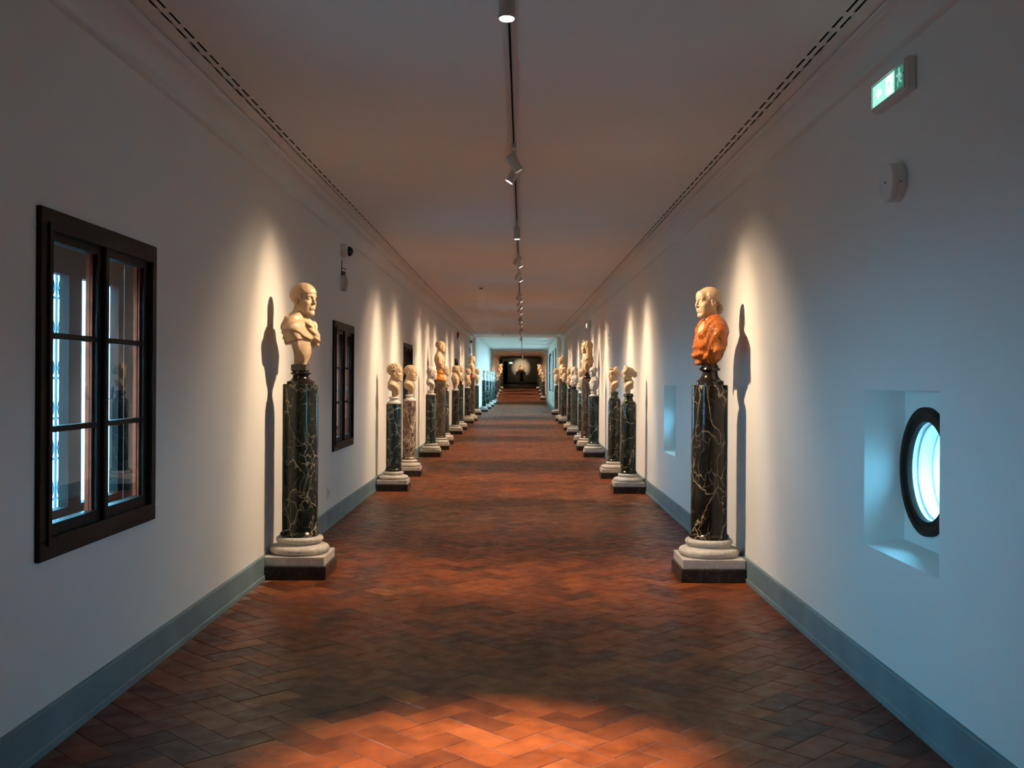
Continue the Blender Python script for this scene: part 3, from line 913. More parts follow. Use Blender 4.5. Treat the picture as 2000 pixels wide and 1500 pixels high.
def grid(lo, hi, h):
    ax = [np.arange(lo[i], hi[i] + h, h, dtype=np.float32) for i in range(3)]
    return np.meshgrid(*ax, indexing='ij')
def surface_net(f, lo, h):
    s = f < 0
    nx, ny, nz = f.shape
    c = sum(s[i:nx - 1 + i, j:ny - 1 + j, k:nz - 1 + k].astype(np.int8) for i in (0, 1) for j in (0, 1) for k in (0, 1))
    act = (c > 0) & (c < 8)
    idx = -np.ones(act.shape, np.int64); I, J, K = np.nonzero(act); idx[I, J, K] = np.arange(len(I))
    acc = np.zeros((len(I), 3)); cnt = np.zeros(len(I))
    cor = [(i, j, k) for i in (0, 1) for j in (0, 1) for k in (0, 1)]
    for a in cor:
        for ax in range(3):
            if a[ax] == 1: continue
            b = list(a); b[ax] = 1
            fa = f[I + a[0], J + a[1], K + a[2]]; fb = f[I + b[0], J + b[1], K + b[2]]
            m = (fa < 0) != (fb < 0)
            t = np.where(m, fa / np.where(m, fa - fb, 1), 0)
            p = np.array(a, float)[None, :].repeat(len(I), 0); p[:, ax] += t
            acc += p * m[:, None]; cnt += m
    v = (acc / cnt[:, None] + np.stack([I, J, K], 1)) * h + np.array(lo)
    faces = []
    for ax in range(3):
        u, w = (ax + 1) % 3, (ax + 2) % 3
        sl0 = [slice(None)] * 3; sl1 = [slice(None)] * 3
        sl0[ax] = slice(0, -1); sl1[ax] = slice(1, None)
        a = s[tuple(sl0)]; b = s[tuple(sl1)]
        for flip, m in ((False, a & ~b), (True, ~a & b)):
            m = m.copy()
            e = [slice(None)] * 3; e[u] = 0; m[tuple(e)] = False; e = [slice(None)] * 3; e[w] = 0; m[tuple(e)] = False
            e = [slice(None)] * 3; e[u] = -1; m[tuple(e)] = False; e = [slice(None)] * 3; e[w] = -1; m[tuple(e)] = False
            G = np.stack(np.nonzero(m), 1)
            if len(G) == 0: continue
            def cell(du, dw):
                g = G.copy(); g[:, u] -= du; g[:, w] -= dw
                return idx[g[:, 0], g[:, 1], g[:, 2]]
            q = np.stack([cell(1, 1), cell(0, 1), cell(0, 0), cell(1, 0)], 1)
            if flip: q = q[:, ::-1]
            faces.append(q)
    F_ = np.concatenate(faces)
    return v, F_

MESH = {}
def figure(key, torso, hair, female=False, beard=False, yaw=0.0, pitch=0.0, h=.007, hs=1.0, hz=.49, hy=.02, parts=False):
    """one continuous head + neck + torso; height about .60"""
    lo, hi = (-.27, -.20, -.03), (.27, .20, .64)
    P = grid(lo, hi, h)
    o = (0, hy, hz)
    hd = head_sdf(P, o, yaw, pitch, hair, female, hs, beard)
    nk = neck_sdf(P, o, hs, .88 if female else 1.0)
    hd = smin(hd, nk, .022)
    td = torso_sdf(P, torso)
    if not parts:
        d = smin(hd, td, .02 if torso in ('bare', 'herm', 'cuirass') else .006)
        v, f = surface_net(d, lo, h)
        MESH[key] = (v, f); return
    neckline = smin(ell(P, (0, .055, .325), (.062, .13, .085)), ell(P, (0, .10, .27), (.035, .10, .07)), .02)
    skin = smax(td + .014, neckline - .012, .004)
    v, f = surface_net(smin(smax(hd, .25 - P[2], .004), skin, .012), lo, h); MESH[key + '_head'] = (v, f)
    td = smax(td, -neckline, .008)
    # hollow the garment neckline slightly so that the neck shows
    v, f = surface_net(smax(td, -(nk - .004), .004), lo, h); MESH[key] = (v, f)

figure('toga_man', 'toga', 'short', yaw=-.38, h=.0042, hs=.99, hz=.485)
figure('bun_woman', 'draped', 'bun', True, yaw=.26, pitch=.05, h=.0042, hs=.95, hz=.475, parts=True)
figure('curly_youth', 'bare', 'curly', h=.0056, hz=.335)
figure('fringe_man', 'bare', 'fringe', yaw=-.35, h=.0056, hz=.335)
figure('bald_man', 'bare', 'none', h=.006, hz=.345)
figure('cuirass_man', 'cuirass', 'fringe', yaw=.0, h=.0065, hs=.95)
figure('tiara_woman', 'bare', 'tiara', True, h=.0056, hz=.315, yaw=.15)
figure('topknot_woman', 'bare', 'topknot', True, h=.0056, hz=.315, yaw=.35)
figure('child', 'cloak', 'child', True, h=.0075, hs=1.0, yaw=.25, pitch=.12)
figure('veiled_woman', 'cloak', 'veil', True, h=.0068, hs=1.0, hz=.50)
figure('bearded_man', 'draped', 'curly', beard=True, h=.0085)
figure('draped_woman', 'cloak', 'bun', True, h=.0085)
figure('draped_man', 'draped', 'fringe', h=.0085)
figure('long_hair', 'draped', 'long', True, h=.0085)
SOC = {}

def fig_mesh(key, mat):
    k = (key, mat.name)
    if k in SOC: return SOC[k]
    v, f = MESH[key]
    me = np_mesh('figure', v, f, mat); SOC[k] = me; return me

def socle_prof(h, r):
    return [(r, 0), (r, .10 * h), (r * .98, .20 * h), (r * .86, .24 * h), (r * .70, .34 * h), (r * .58, .50 * h), (r * .56, .64 * h),
            (r * .60, .70 * h), (r * .72, .74 * h), (r * .76, .80 * h), (r * .72, .86 * h), (r * .62, .90 * h), (r * .62, h)]

def bust(label, x, y, z, top_z, key, mat, socle_mat, side, turn=0.0, socle_h=.10, socle_r=.085, block=False, name='marble_bust'):
    """side -1: stands on the left and looks to the right"""
    rz = (-PI / 2 if side < 0 else PI / 2) + turn
    t = thing(name, label, 'bust', (x, y, z), rz, 'busts on the pedestals')
    me = MESH[key]; hmax = me[0][:, 2].max()
    if key == 'bun_woman': hmax = MESH['bun_woman_head'][0][:, 2].max()
    H = top_z - z; s = (H - socle_h) / hmax
    o = bpy.data.objects.new('figure', fig_mesh(key, mat)); o.scale = (s, s, s); o.location = (0, 0, socle_h); link(o, t)
    if key == 'bun_woman':
        o.name = 'drapery'; o['label'] = 'orange alabaster drapery with looped folds'
        o = bpy.data.objects.new('head', fig_mesh('bun_woman_head', cream)); o.scale = (s, s, s); o.location = (0, 0, socle_h); link(o, t)
        o['label'] = 'cream marble head with hair knotted at the nape'
    if block:
        hb = socle_h * .32
        bm = BM(); box(bm, -.062, .062, -.058, .058, socle_h - hb, socle_h); bevel(bm, .003, 1); obj('name_block', bm, socle_mat, t)
        lathe_obj('socle', socle_prof(socle_h - hb, socle_r), socle_mat, t)
    else:
        lathe_obj('socle', socle_prof(socle_h, socle_r), socle_mat, t, seg=40)
    return t

def pedestal(label, x, y, z, top, pw, sd, mat, side, group='columns carrying the busts'):
    """square dark plinth, pale slab, round moulded base, polished shaft"""
    t = thing('column_pedestal', label, 'pedestal', (x, y, z), 0, group)
    k = min(1.0, pw / .484); hk = .30 * (.82 if pw < .45 else 1.0) / .30
    a = .098 * (1 if pw > .45 else .9); b = .068 * (1 if pw > .45 else .8)
    bm = BM(); box(bm, -pw / 2, pw / 2, -pw / 2, pw / 2, 0, a); bevel(bm, .004, 1); obj('plinth', bm, slab_dark, t)
    w2 = pw * .94
    bm = BM(); box(bm, -w2 / 2, w2 / 2, -w2 / 2, w2 / 2, a, a + b); bevel(bm, .003, 1); obj('base_slab', bm, base_marble, t)
    z0 = a + b; r1 = w2 / 2 * .985; h1 = .062 * hk; r2 = sd / 2 * 1.32; h2 = .046 * hk; hs = .020 * hk
    prof = [(r1 - h1 / 2, z0)]
    for q in range(9):
        an = -PI / 2 + PI * q / 8; prof.append((r1 - h1 / 2 + h1 / 2 * math.cos(an), z0 + h1 / 2 + h1 / 2 * math.sin(an)))
    prof += [(r1 - h1 * .62, z0 + h1 + .004), (r2 - h2 * .45, z0 + h1 + hs * .5), (r2 - h2 * .42, z0 + h1 + hs)]
    zz = z0 + h1 + hs
    for q in range(9):
        an = -PI / 2 + PI * q / 8; prof.append((r2 - h2 / 2 + h2 / 2 * math.cos(an), zz + h2 / 2 + h2 / 2 * math.sin(an)))
    prof.append((sd / 2 + .004, zz + h2 + .003))
    lathe_obj('base_moulding', prof, base_marble, t)
    zs = zz + h2 + .003; r = sd / 2
    sp = [(r + .008, zs), (r + .014, zs + .008), (r + .014, zs + .020), (r + .006, zs + .028), (r, zs + .036)]
    n = 6
    for q in range(1, n + 1): sp.append((r, lerp(zs + .036, top - z - .006, q / n)))
    sp.append((r - .005, top - z))
    lathe_obj('shaft', sp, V[mat], t, seg=56)
    return t

# data: (y bottom of plinth front, x inner plinth edge, shaft diameter px, shaft top y, bust top y)
def place(side, yb, xin, xout, shaft_px, ytop, ybust):
    # iterate roll: use inner corner
    u, v = xin - VPX, yb - VPY
    u, v = u + v * ROLL, v - u * ROLL
    d = floor_d(VPY + v)
    xi = u * d / F
    wall = walls_at(d)[0 if side < 0 else 1]
    wd = abs(wall - xi) - .005
    wd = max(.38, min(.44, wd)) if xout is None else abs(xout - xin) * d / F
    xc = xi + side * wd / 2
    yc = d + wd / 2
    lw, rw = walls_at(yc)
    if side < 0: xc = max(xc, lw + max(wd / 2 - .01, .235))
    else: xc = min(xc, rw - max(wd / 2 - .01, .235))
    zf = floor_z(yc)
    xcp = VPX + xc * F / yc
    def zat(yy):
        uu = xcp - VPX; vv = (yy - VPY) - uu * ROLL
        return CAMZ - vv * yc / F
    return xc, yc, zf, zat(ytop), zat(ybust), wd, shaft_px * yc / F

LEFTS = [
 # yb, xin, xout, shaft, ytop, ybust, marble, bust key, bust material, socle material, socle_h, turn, block, pedestal label, bust label
 (1133, 636, 508, 69, 750, 552, 'green', 'toga_man', cream, bronze_dark, .148, -.12, True,
  'tall dark green column with gold veins, nearest on the left wall', 'cream marble bust of a short-haired man in a cloak, nearest on the left'),
 (959.5, 787, 723.8, 30, 788.4, 709, 'bottle', 'curly_youth', cream, white_marble, .095, -.05, False,
  'bottle green veined column carrying the curly-haired head, second on the left', 'pale bust of a curly-haired youth in profile with a bare pointed chest'),
 (931, 817, None, 25.5, 782.8, 712.5, 'breccia', 'fringe_man', cream, white_marble, .10, -.05, False,
  'brown and white mottled breccia column, third on the left', 'cream bust of a man with a combed fringe above the mottled column'),
 (892.7, 857.5, None, 20, 771, 717.5, 'bottle', 'bald_man', white_marble, white_marble, .08, 0, False,
  'dark green column below the bald head, fourth on the left', 'pale bust of a bald gaunt man in sharp profile, fourth on the left'),
 (879, 876.8, None, 24, 742, 665.6, 'brown', 'cuirass_man', cream, amber, .20, 0, False,
  'thick grey-brown column under the amber socle, fifth on the left', 'large broad-shouldered man bust on a glowing amber socle'),
 (867.7, 884, None, 17, 765.8, 714.8, 'bottle', 'bearded_man', cream, bronze_dark, .09, 0, False,
  'slim dark column just behind the amber socle column, sixth on the left', 'bearded draped bust partly hidden behind the amber socle bust'),
 (848.5, 901, None, 14.5, 762.4, 713.6, 'black', 'draped_woman', cream, white_marble, .10, 0, False,
  'black column with pale veins, seventh on the left', 'smooth draped woman bust with bound hair, seventh on the left'),
 (839.9, 910.7, None, 12.5, 753, 714.8, 'bottle', 'draped_man', cream, bronze_dark, .12, 0, False,
  'dark column topped by a black socle, eighth on the left', 'draped man bust above a black socle, eighth on the left'),
 (827, 924.8, None, 12, 758, 719, 'black', 'draped_man', cream, white_marble, .10, 0, False,
  'black column in front of the tall brown column, ninth on the left', 'small draped bust in front of the large long-haired bust, ninth on the left'),
 (822.9, 932.7, None, 11.5, 737.4, 694.4, 'brown', 'veiled_woman', cream, red_marble, .14, 0, False,
  'tall red-brown column, tenth on the left', 'large long-haired woman bust on a red socle, tenth on the left'),
 (810.4, 939, None, 8.5, 753.3, 719.8, 'grey', 'child', cream, white_marble, .10, 0, False,
  'green-grey column last before the blue-lit stretch on the left', 'round-headed child bust last before the blue-lit stretch on the left'),
]
ORD = ['first', 'second', 'third', 'fourth', 'fifth', 'sixth', 'seventh', 'eighth', 'ninth', 'tenth', 'eleventh', 'twelfth', 'thirteenth',
       'fourteenth', 'fifteenth', 'sixteenth', 'seventeenth', 'eighteenth', 'nineteenth', 'twentieth', 'twenty-first', 'twenty-second', 'twenty-third',
       'twenty-fourth', 'twenty-fifth', 'twenty-sixth', 'twenty-seventh', 'twenty-eighth', 'twenty-ninth', 'thirtieth', 'thirty-first', 'thirty-second', 'thirty-third', 'thirty-fourth', 'thirty-fifth', 'thirty-sixth', 'thirty-seventh', 'thirty-eighth', 'thirty-ninth', 'fortieth', 'forty-first', 'forty-second']
keys = ['draped_woman', 'child', 'draped_man', 'bearded_man', 'long_hair', 'draped_woman']
for i, (yb, xin, st, yt, ybst) in enumerate([(804.3, 945, 8, 743, 728), (798.7, 951, 7.6, 744, 729), (794, 955.6, 7, 744.5, 730), (790, 960, 6.4, 745, 730.5), (787, 964, 6, 745, 731)]):
    LEFTS.append((yb, xin, None, st, yt, ybst - 5, 'bottle', keys[i], white_marble, white_marble, .08, 0, False,
        'blue-tinged column, %s in the daylit left row' % ORD[i], 'white bust washed by blue daylight, %s in the daylit left row' % ORD[i]))
for i, (yb, xin, st, yt, ybst, mt, k) in enumerate([(782.7, 967, 5.4, 743, 727, 'bottle', 'long_hair'), (778, 971, 5.2, 743, 727, 'grey', 'draped_man'), (773, 973.7, 5.5, 742, 727, 'grey', 'bearded_man'),
        (767, 977.5, 5.3, 734.7, 711, 'grey', 'child'), (761, 983, 6, 728, 710, 'black', 'draped_woman')]):
    LEFTS.append((yb, xin, None, st, yt, ybst, mt, k, cream, white_marble, .09, 0, False,
        'far column beyond the daylit stretch, %s there on the left' % ORD[i], 'far warm-lit bust beyond the daylit stretch, %s there on the left' % ORD[i]))
RIGHTS = [
 (1138, 1330.6, 1461, 70, 752, 560, 'black', 'bun_woman', alabaster, bronze_dark, .150, .12, False,
  'tall black column with cream veins, nearest on the right wall', 'woman bust with knotted hair and orange alabaster drapery, nearest on the right'),
 (964, 1198, 1262, 30.5, 789.6, 713, 'green', 'tiara_woman', cream, V['green'], .145, .1, False,
  'dark green column under the tall-crested woman, second on the right', 'cream bust of a woman with a tall curled crest of hair and a bun'),
 (935, 1175.5, None, 24.5, 782.8, 716, 'green', 'topknot_woman', cream, V['green'], .14, .1, False,
  'dark net-veined column, third on the right', 'cream bust of a woman with two knots of hair on her head'),
 (893, 1143, None, 20.5, 773.7, 716, 'bottle', 'child', white_marble, white_marble, .09, .1, False,
  'dark green column below the curly child, fourth on the right', 'pale draped bust of a curly-haired child looking down'),
 (879.5, 1127, None, 23, 741, 665.4, 'brown', 'veiled_woman', cream, bronze_dark, .14, 0, False,
  'thick brown column under the veiled woman, fifth on the right', 'large golden bust of a veiled woman with smooth shoulders'),
 (867, 1125, None, 15, 768, 720, 'bottle', 'draped_man', cream, white_marble, .09, 0, False,
  'blue-black column behind the veiled woman, sixth on the right', 'small bust half hidden behind the veiled woman, sixth on the right'),
 (850, 1109, None, 14, 763.5, 716, 'grey', 'long_hair', white_marble, bronze_dark, .11, .1, False,
  'green-grey column, seventh on the right', 'draped bust with long grey-white hair, seventh on the right'),
 (841, 1102.8, None, 11.5, 760, 717, 'black', 'bearded_man', cream, bronze_dark, .12, .1, False,
  'black slim column, eighth on the right', 'bearded draped man bust, eighth on the right'),
 (827.4, 1093, None, 11, 752, 717.5, 'bottle', 'draped_woman', cream, bronze_dark, .09, .1, False,
  'dark green column, ninth on the right', 'bound-haired woman bust in folded drapery, ninth on the right'),
 (823, 1085.3, None, 11, 739, 696.7, 'brown', 'cuirass_man', cream, white_marble, .10, .1, False,
  'tall brown column, tenth on the right', 'large man bust with bare shoulders, tenth on the right'),
 (810.4, 1079, None, 7.5, 753, 719.3, 'bottle', 'draped_woman', cream, white_marble, .09, .1, False,
  'dark green column last before the big windows on the right', 'woman bust last before the big windows on the right'),
]
for i, (yb, xin, st, yt, ybst, mt, k) in enumerate([(780.5, 1058, 6.5, 745, 728, 'bottle', 'draped_man'), (774, 1053, 4.5, 741, 726, 'grey', 'long_hair'), (767, 1051.6, 4.5, 736, 712, 'grey', 'bearded_man'), (761, 1046.8, 4.3, 726, 711, 'black', 'draped_woman')]):
    RIGHTS.append((yb, xin, None, st, yt, ybst, mt, k, cream, white_marble, .09, 0, False,
        'far column beyond the big windows, %s there on the right' % ORD[i], 'far warm-lit bust beyond the big windows, %s there on the right' % ORD[i]))
spots = []     # (y along track, target, kind)
for side, lst in ((-1, LEFTS), (1, RIGHTS)):
    for i, (yb, xin, xout, st, yt, ybst, mt, key, bmat, smat, sh, turn, blk, pl, bl_) in enumerate(lst):
        xc, yc, zf, zt, zb, wd, sd = place(side, yb, xin, xout, st, yt, ybst)
        pedestal(pl, xc, yc, zf, zt, wd, sd, mt, side)
        if sd > .25: srr = .105
        else: srr = min(.46 * sd, .10)
        bust(bl_, xc, yc, zt, zb, key, bmat, smat, side, turn, sh, srr, blk)
        daylit = D1 < yc < D2
        if not daylit: spots.append((yc, xc, (zt + zb) / 2, side, i))

# end pedestal in front of the end wall
xe = (1018.8 - VPX) * 106.5 / F
ze = floor_z(106.5)
bm = BM(); box(bm, xe - .22, xe + .22, D3 - .9, D3 - .02, ze, ze + 1.15)
pt = pedestal('dark blue column alone before the end wall of the corridor', xe, 106.3, ze, CAMZ + (740 - 727.5) * 106.3 / F, .46, .27, 'bottle', 1)
bm.free()
bm = BM(); box(bm, xe - .24, xe + .24, D3 - .06, D3 - .02, ze, ze + 1.25); tag(obj('backing_panel', bm, white_paint), 'white panel behind the column at the end wall', 'panel')
te = bust('golden bust in a halo of light against the end wall', xe, 106.3, CAMZ + (740 - 727.5) * 106.3 / F, CAMZ + (740 - 709.5) * 106.3 / F, 'draped_man', cream, amber, 1, PI / 2, .12, .09)

# ------------------------------------------------------------------ track and spotlights
def track_x(d): return -.075 + .0060 * min(d, 66) + (0.0085 * (d - 66) if d > 66 else 0)
def track_seg(a, b, n, zf_):
    bm = BM()
    for x0, x1, z0, z1 in ((-.018, -.006, -.022, 0), (.006, .018, -.022, 0), (-.018, .018, -.003, .0)):
        v = []
        for d in (a, b):
            z = zf_(d); c = track_x(d)
            v += [bm.verts.new((c + x0, d, z + z0)), bm.verts.new((c + x1, d, z + z0)), bm.verts.new((c + x1, d, z + z1)), bm.verts.new((c + x0, d, z + z1))]
        for f in ((0, 1, 2, 3), (7, 6, 5, 4), (0, 4, 5, 1), (1, 5, 6, 2), (2, 6, 7, 3), (3, 7, 4, 0)): bm.faces.new([v[i] for i in f])
    return bm
root = thing('lighting_track', 'long slim lighting track with a dark slot along the middle of the ceiling', 'track')
for k, (a, b, zf_) in enumerate(((-4, 20, ceil_z), (20, D1 - .1, ceil_z), (D1, D2, lambda d: ZC2), (D2 + .1, 86, lambda d: 3.26 + .16 * (d - D2) / 20), (86, 105, lambda d: 3.42 + .15 * (d - 86) / 22))):
    obj('rail', track_seg(a, b, 1, zf_), lamp_paint, root)
    bm = BM()
    v = [bm.verts.new((track_x(a) - .006, a, zf_(a) - .008)), bm.verts.new((track_x(a) + .006, a, zf_(a) - .008)), bm.verts.new((track_x(b) + .006, b, zf_(b) - .008)), bm.verts.new((track_x(b) - .006, b, zf_(b) - .008))]
    w = [bm.verts.new((q.co.x, q.co.y, q.co.z + .004)) for q in v]
    for f in ((v[0], v[1], v[2], v[3]), (w[3], w[2], w[1], w[0]), (v[0], w[0], w[1], v[1]), (v[2], w[2], w[3], v[3])): bm.faces.new(f)
    obj('conductor_slot', bm, dark_void, root)
def track_z(d):
    if d < D1: return ceil_z(d)
    if d < D2: return ZC2
    if d < 86: return 3.26 + .16 * (d - D2) / 20
    return 3.42 + .15 * (d - 86) / 22
def spotlight(i, d, target, power, angle, kind, ys=1.0):
    x = track_x(d); zt = track_z(d)
    t = thing('track_spotlight', LAB[i], 'spotlight', (x, d, zt - .022), 0, 'spotlights along the ceiling track')
    bm = BM(); box(bm, -.017, .017, -.10, .10, -.034, 0); bevel(bm, .003, 1); obj('adapter', bm, lamp_paint, t)
    bm = BM(); tube(bm, [(0, 0, -.03), (0, 0, -.085)], .010, 10); obj('stem', bm, lamp_paint, t)
    piv = Vector((0, 0, -.115))
    dirv = (Vector(target) - (Vector((x, d, zt - .022)) + piv)).normalized()
    M = dirv.to_track_quat('Z', 'Y').to_matrix()
    ln, r = .135, .034
    lathe_obj('lamp_head', [(r * .6, -.060), (r, -.052), (r, .075), (r * .93, .075), (r * .93, .066)], lamp_paint, t, 28, piv, M)
    bm = BM(); lathe(bm, [(r * .925, .0665), (r * .925, .0685)], 28, piv, M); obj('lens', bm, lens_m, t)
    l = bpy.data.lights.new('spot', 'SPOT'); l.energy = power; l.color = WARM; l.spot_size = angle; l.spot_blend = 1.0; l.shadow_soft_size = .022
    if kind == 'wall':
        l2 = bpy.data.lights.new('spill', 'SPOT'); l2.energy = power / SPOT_W * SPILL_W; l2.color = WARM; l2.spot_size = R(104); l2.spot_blend = 1.0; l2.shadow_soft_size = .022
        lq = bpy.data.objects.new('spill_light', l2); lq.location = piv + dirv * .085; lq.rotation_euler = dirv.to_track_quat('-Z', 'Y').to_euler(); link(lq, t)
    lo = bpy.data.objects.new('spot_light', l); lo.location = piv + dirv * .085
    lo.rotation_euler = dirv.to_track_quat('-Z', 'Y').to_euler(); lo.scale = (1, ys, 1); link(lo, t)
plan = []
for (yc, xc, zm, side, i) in spots:
    if side < 0: dl = yc - .02 if i == 0 else yc - .35
    else: dl = yc - .45 if i == 0 else yc + .05
    plan.append([dl, (xc, yc, floor_z(yc) + .55), SPOT_W, R(50), 'wall', 2.4])
plan.append([4.35, (track_x(4.35) - .03, 4.02, 0), DOWN_W, R(40), 'down'])
plan.append([11.2, (track_x(11.2) + .15, 11.1, 0), DOWN_W * .15, R(60), 'down'])
plan.append([103.4, (xe, 106.4, ze + 2.0), SPOT_W * 2.6, R(27), 'down'])
for dd in (-2.6,):  # unseen pair added to give the near walls and ceiling warm fill
    for sx in (-1, 1): plan.append([dd + .2 * sx, (1.6 * sx, dd + .1 * sx, 1.3), SPOT_W * .35, R(80), 'wall', 1.7])
plan.sort(key=lambda p: p[0])
for a, b in zip(plan, plan[1:]):      # keep the lamps apart on the rail
    if b[0] - a[0] < .24: b[0] = a[0] + .24
LAB = []
for i, p in enumerate(plan):
    w = ORD[i] if i < len(ORD) else 'farthest'
    if p[0] < 3: LAB.append(['added fill spotlight behind the viewpoint, %s one' % w][0])
    elif abs(p[0] - 4.35) < .01: LAB.append('white cylindrical spotlight pointing straight down, nearest on the track')
    else: LAB.append('small white ceiling spotlight, %s along the track' % w)
for i, p in enumerate(plan): spotlight(i, *p)

# ------------------------------------------------------------------ fittings on the walls
def exit_sign(label, x, y0, L_, z0, H, t, yaw=0):
    r = thing('exit_sign', label, 'sign', (x, y0, z0), yaw, 'illuminated escape signs')
    bm = BM(); box(bm, -t, 0, 0, L_, 0, H); bevel(bm, .004, 1); obj('housing', bm, white_paint, r)
    m = .026; fx = -t
    def plate(name, y0_, y1_, z0_, z1_, mat, dx): 
        b = BM(); box(b, fx - dx, fx - dx + .0016, y0_, y1_, z0_, z1_); return obj(name, b, mat, r)
    bm = BM()
    for (a, b_, c, d_) in ((.008, L_ - .008, .008, m - .008), (.008, L_ - .008, H - m + .008, H - .008), (.008, .02, m - .008, H - m + .008), (L_ - .02, L_ - .008, m - .008, H - m + .008)):
        box(bm, fx - .008, fx, a, b_, c, d_)
    obj('face_frame', bm, white_paint, r)
    zb, zt = m - .002, H - m + .002
    yn, yf = .022, L_ - .022; W_ = yf - yn
    plate('panel', yn, yn + W_ * .30, zb, zt, sign_dim, .0015); plate('panel', yn + W_ * .30, yf, zb, zt, sign_green, .0015)
    # white door
    plate('door_symbol', yn + W_ * .36, yn + W_ * .56, zb + .008, zt - .006, sign_white, .003)
    # figure in the doorway, pale running figure at the near end
    def poly(name, pts, mat, dx, yc_, zc_, s):
        b = BM()
        A = [b.verts.new((fx - dx, yc_ - px_ * s, zc_ + pz_ * s)) for px_, pz_ in pts]; B = [b.verts.new((fx - dx + .001, q.co.y, q.co.z)) for q in A]
        b.faces.new(A); b.faces.new(list(reversed(B)))
        for k in range(len(A)):
            j = (k + 1) % len(A); b.faces.new((A[k], B[k], B[j], A[j]))
        return obj(name, b, mat, r)
    H2 = (zt - zb)
    man = [(.05, .30), (.22, .16), (.34, .24), (.38, .18), (.22, .04), (.10, .12), (.05, -.06), (.20, -.20), (.16, -.42), (.08, -.40), (.10, -.22), (-.06, -.10), (-.14, -.26), (-.36, -.30), (-.36, -.22), (-.20, -.18), (-.12, .10), (-.24, .02), (-.30, -.08), (-.36, -.04), (-.28, .12), (-.10, .28)]
    poly('running_figure', [(-a_, b_) for a_, b_ in man], sign_pale, .0032, yn + W_ * .16, (zb + zt) / 2, H2 * .95)
    b = BM(); lathe(b, [(H2 * .10, 0), (H2 * .10, .001)], 20, (fx - .0034, yn + W_ * .15, zt - H2 * .14), Matrix.Rotation(-PI / 2, 3, 'Y')); obj('figure_head', b, sign_pale, r)
    poly('door_figure', [(-a_, b_) for a_, b_ in man], sign_green, .0042, yn + W_ * .46, (zb + zt) / 2, H2 * .62)
    arrow = [(-.42, 0), (-.05, .36), (-.05, .14), (.36, .14), (.36, -.14), (-.05, -.14), (-.05, -.36)]
    poly('arrow', arrow, sign_white, .003, yn + W_ * .79, (zb + zt) / 2, H2 * .85)
    for yy in (.012, L_ - .012):
        b = BM(); lathe(b, [(.0035, 0), (.0035, .002)], 12, (fx - .0095, yy, H * .5), Matrix.Rotation(PI / 2, 3, 'Y')); obj('screw', b, dark_void, r)
    return r
s1 = exit_sign('white escape sign box glowing green with arrow, high on the near right wall', XR, 4.57, .45, 2.775, .145, .045)
s2 = exit_sign('small glowing escape sign far along the right wall', XR, 25.2, .45, 2.73, .145, .045)
# end wall sign
r = thing('exit_sign', 'tiny green and white escape sign on the end wall', 'sign', ((997.3 - VPX) * D3 / F, D3 - .03, CAMZ + 29.2 * D3 / F), 0, 'illuminated escape signs')
bm = BM(); box(bm, -.19, .19, -.03, .03, 0, .20); obj('housing', bm, white_paint, r)
bm = BM(); box(bm, -.17, .17, -.034, -.031, .02, .18); obj('panel', bm, sign_green, r)
bm = BM(); box(bm, -.02, .16, -.037, -.035, .03, .17); obj('door_symbol', bm, sign_white, r)

# round alarm sounder
cx, cy, cz = XR, 4.76, 2.40
t = thing('alarm_sounder', 'round white alarm sounder on the right wall below the near escape sign', 'alarm', (cx, cy, cz))
M = Matrix.Rotation(-PI / 2, 3, 'Y')
lathe_obj('back_box', [(.086, 0), (.088, .004), (.088, .040), (.086, .043)], white_paint, t, 56, M=M)
lathe_obj('front_cover', [(.088, .044), (.090, .048), (.090, .058), (.086, .065), (.076, .069), (.070, .066), (.040, .067), (.010, .069), (.004, .069)], white_paint, t, 56, M=M)
b = BM(); lathe(b, [(.006, .069), (.006, .071)], 12, M=M); obj('indicator', b, iron, t)
b = BM(); lathe(b, [(.003, 0), (.003, .003)], 10, (-.03, -.0875, -.01), Matrix.Rotation(PI / 2, 3, 'X')); obj('screw', b, dark_void, t)

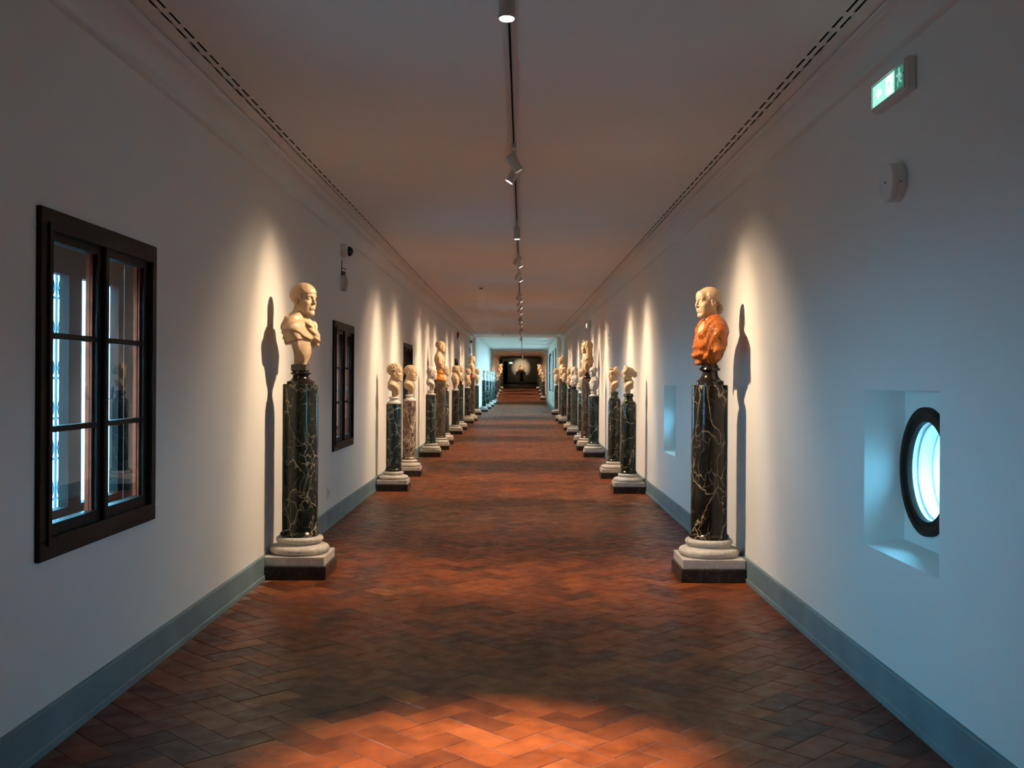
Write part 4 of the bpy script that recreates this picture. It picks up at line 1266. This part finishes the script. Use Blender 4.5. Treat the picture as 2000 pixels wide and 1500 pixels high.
def dome_camera(label, d, z):
    t = thing('dome_camera', label, 'camera', (XL, d, z), 0, 'dome cameras on the left wall')
    M = Matrix.Rotation(PI / 2, 3, 'Y')
    lathe_obj('mount', [(.078, 0), (.080, .004), (.080, .05), (.074, .066), (.058, .074)], white_paint, t, 48, M=M)
    lathe_obj('dome', [(.055, .070), (.053, .088), (.045, .105), (.032, .118), (.016, .125), (.003, .127)], black_plastic, t, 40, M=M)
    return t
dome_camera('white dome camera with black bubble above the second left window', 11.25, 2.855)
dome_camera('dome camera far along the left wall near the last warm-lit bust', 41.5, 2.96)
def bracket_lamp(label, d, z):
    t = thing('wall_fixture', label, 'fixture', (XL, d, z), 0, 'curved fixtures under the dome cameras')
    bm = BM()
    # curved shell standing off the wall
    A = []; B = []
    for k in range(11):
        w = k / 10; zz = -.02 - .17 * w; xo = .012 + .05 * math.sin(PI * min(1, w * .9 + .05)) * .35
        for s_, lst in ((-.032, A), (.032, B)): lst.append((xo, s_, zz))
    for k in range(10):
        for X0, X1 in ((0, .042),):
            a = [bm.verts.new((A[k][0] + X0, A[k][1], A[k][2])), bm.verts.new((B[k][0] + X0, B[k][1], B[k][2])), bm.verts.new((B[k + 1][0] + X0, B[k + 1][1], B[k + 1][2])), bm.verts.new((A[k + 1][0] + X0, A[k + 1][1], A[k + 1][2]))]
            c = [bm.verts.new((q.co.x + X1, q.co.y, q.co.z)) for q in a]
            for f in ((a[3], a[2], a[1], a[0]), (c[0], c[1], c[2], c[3]), (a[0], a[1], c[1], c[0]), (a[2], a[3], c[3], c[2]), (a[0], c[0], c[3], a[3]), (a[1], a[2], c[2], c[1])): bm.faces.new(f)
    bmesh.ops.remove_doubles(bm, verts=bm.verts[:], dist=.0005)
    obj('shell', bm, lamp_paint, t)
    b = BM(); box(b, .0, .008, -.012, .012, 0, .14); obj('back_plate', b, black_plastic, t)
    b = BM(); tube(b, [(.006, 0, .055), (.035, 0, .05), (.052, 0, .034)], .005, 8); obj('hook', b, iron, t)
    b = BM(); box(b, .0, .045, -.028, .028, -.03, .02); bevel(b, .006, 1); obj('clamp', b, iron, t)
    return t
bracket_lamp('white curved fixture hanging from a black bracket below the near dome camera', 11.25, 2.62)
bracket_lamp('small curved fixture below the far dome camera', 41.5, 2.66)
t = thing('alarm_bell', 'small dark red alarm high on the left wall', 'alarm', (XL, 33.0, 2.88))
lathe_obj('bell', [(.075, 0), (.085, .01), (.08, .05), (.05, .07), (.01, .075)], red_plastic, t, 32, M=Matrix.Rotation(PI / 2, 3, 'Y'))
bm = BM(); box(bm, 0, .03, -.06, .06, -.14, -.07); bevel(bm, .004, 1); obj('bell_base', bm, red_plastic, t)
t = thing('wall_socket', 'small white wall socket low on the left wall past the first column', 'socket', (XL, 10.5, .345))
bm = BM(); box(bm, 0, .010, -.04, .04, -.06, .06); bevel(bm, .003, 1); obj('cover_plate', bm, white_paint, t)
bm = BM(); box(bm, .010, .014, -.024, .024, -.035, .035); obj('insert', bm, lamp_paint, t)
def detector(label, x, d):
    t = thing('smoke_detector', label, 'detector', (x, d, ceil_z(d)), 0, 'smoke detectors')
    lathe_obj('base_ring', [(.05, 0), (.05, -.012), (.044, -.018)], white_paint, t, 32)
    lathe_obj('sensor_cap', [(.034, -.018), (.034, -.030), (.026, -.038), (.004, -.040)], iron, t, 32)
detector('small round smoke detector on the ceiling left of the track', -.67, 19.5)
detector('tiny smoke detector on the ceiling close to the blue-lit stretch', -.56, 42)
# dark door leaf at the left of the end wall
dz = floor_z(D3)
root = bpy.data.objects.new('door_1', None); root.location = (-1.05, D3 - .0, dz); link(root); struct(root)
bm = BM(); box(bm, -.30, .12, -.06, 0, 0, 2.35); obj('door_leaf', bm, dark_wood, root)
bm = BM(); tube(bm, [(.06, -.06, 1.05), (.06, -.11, 1.05), (-.05, -.11, 1.05)], .012, 8); obj('door_handle', bm, iron, root)
print('objects', len(bpy.data.objects))
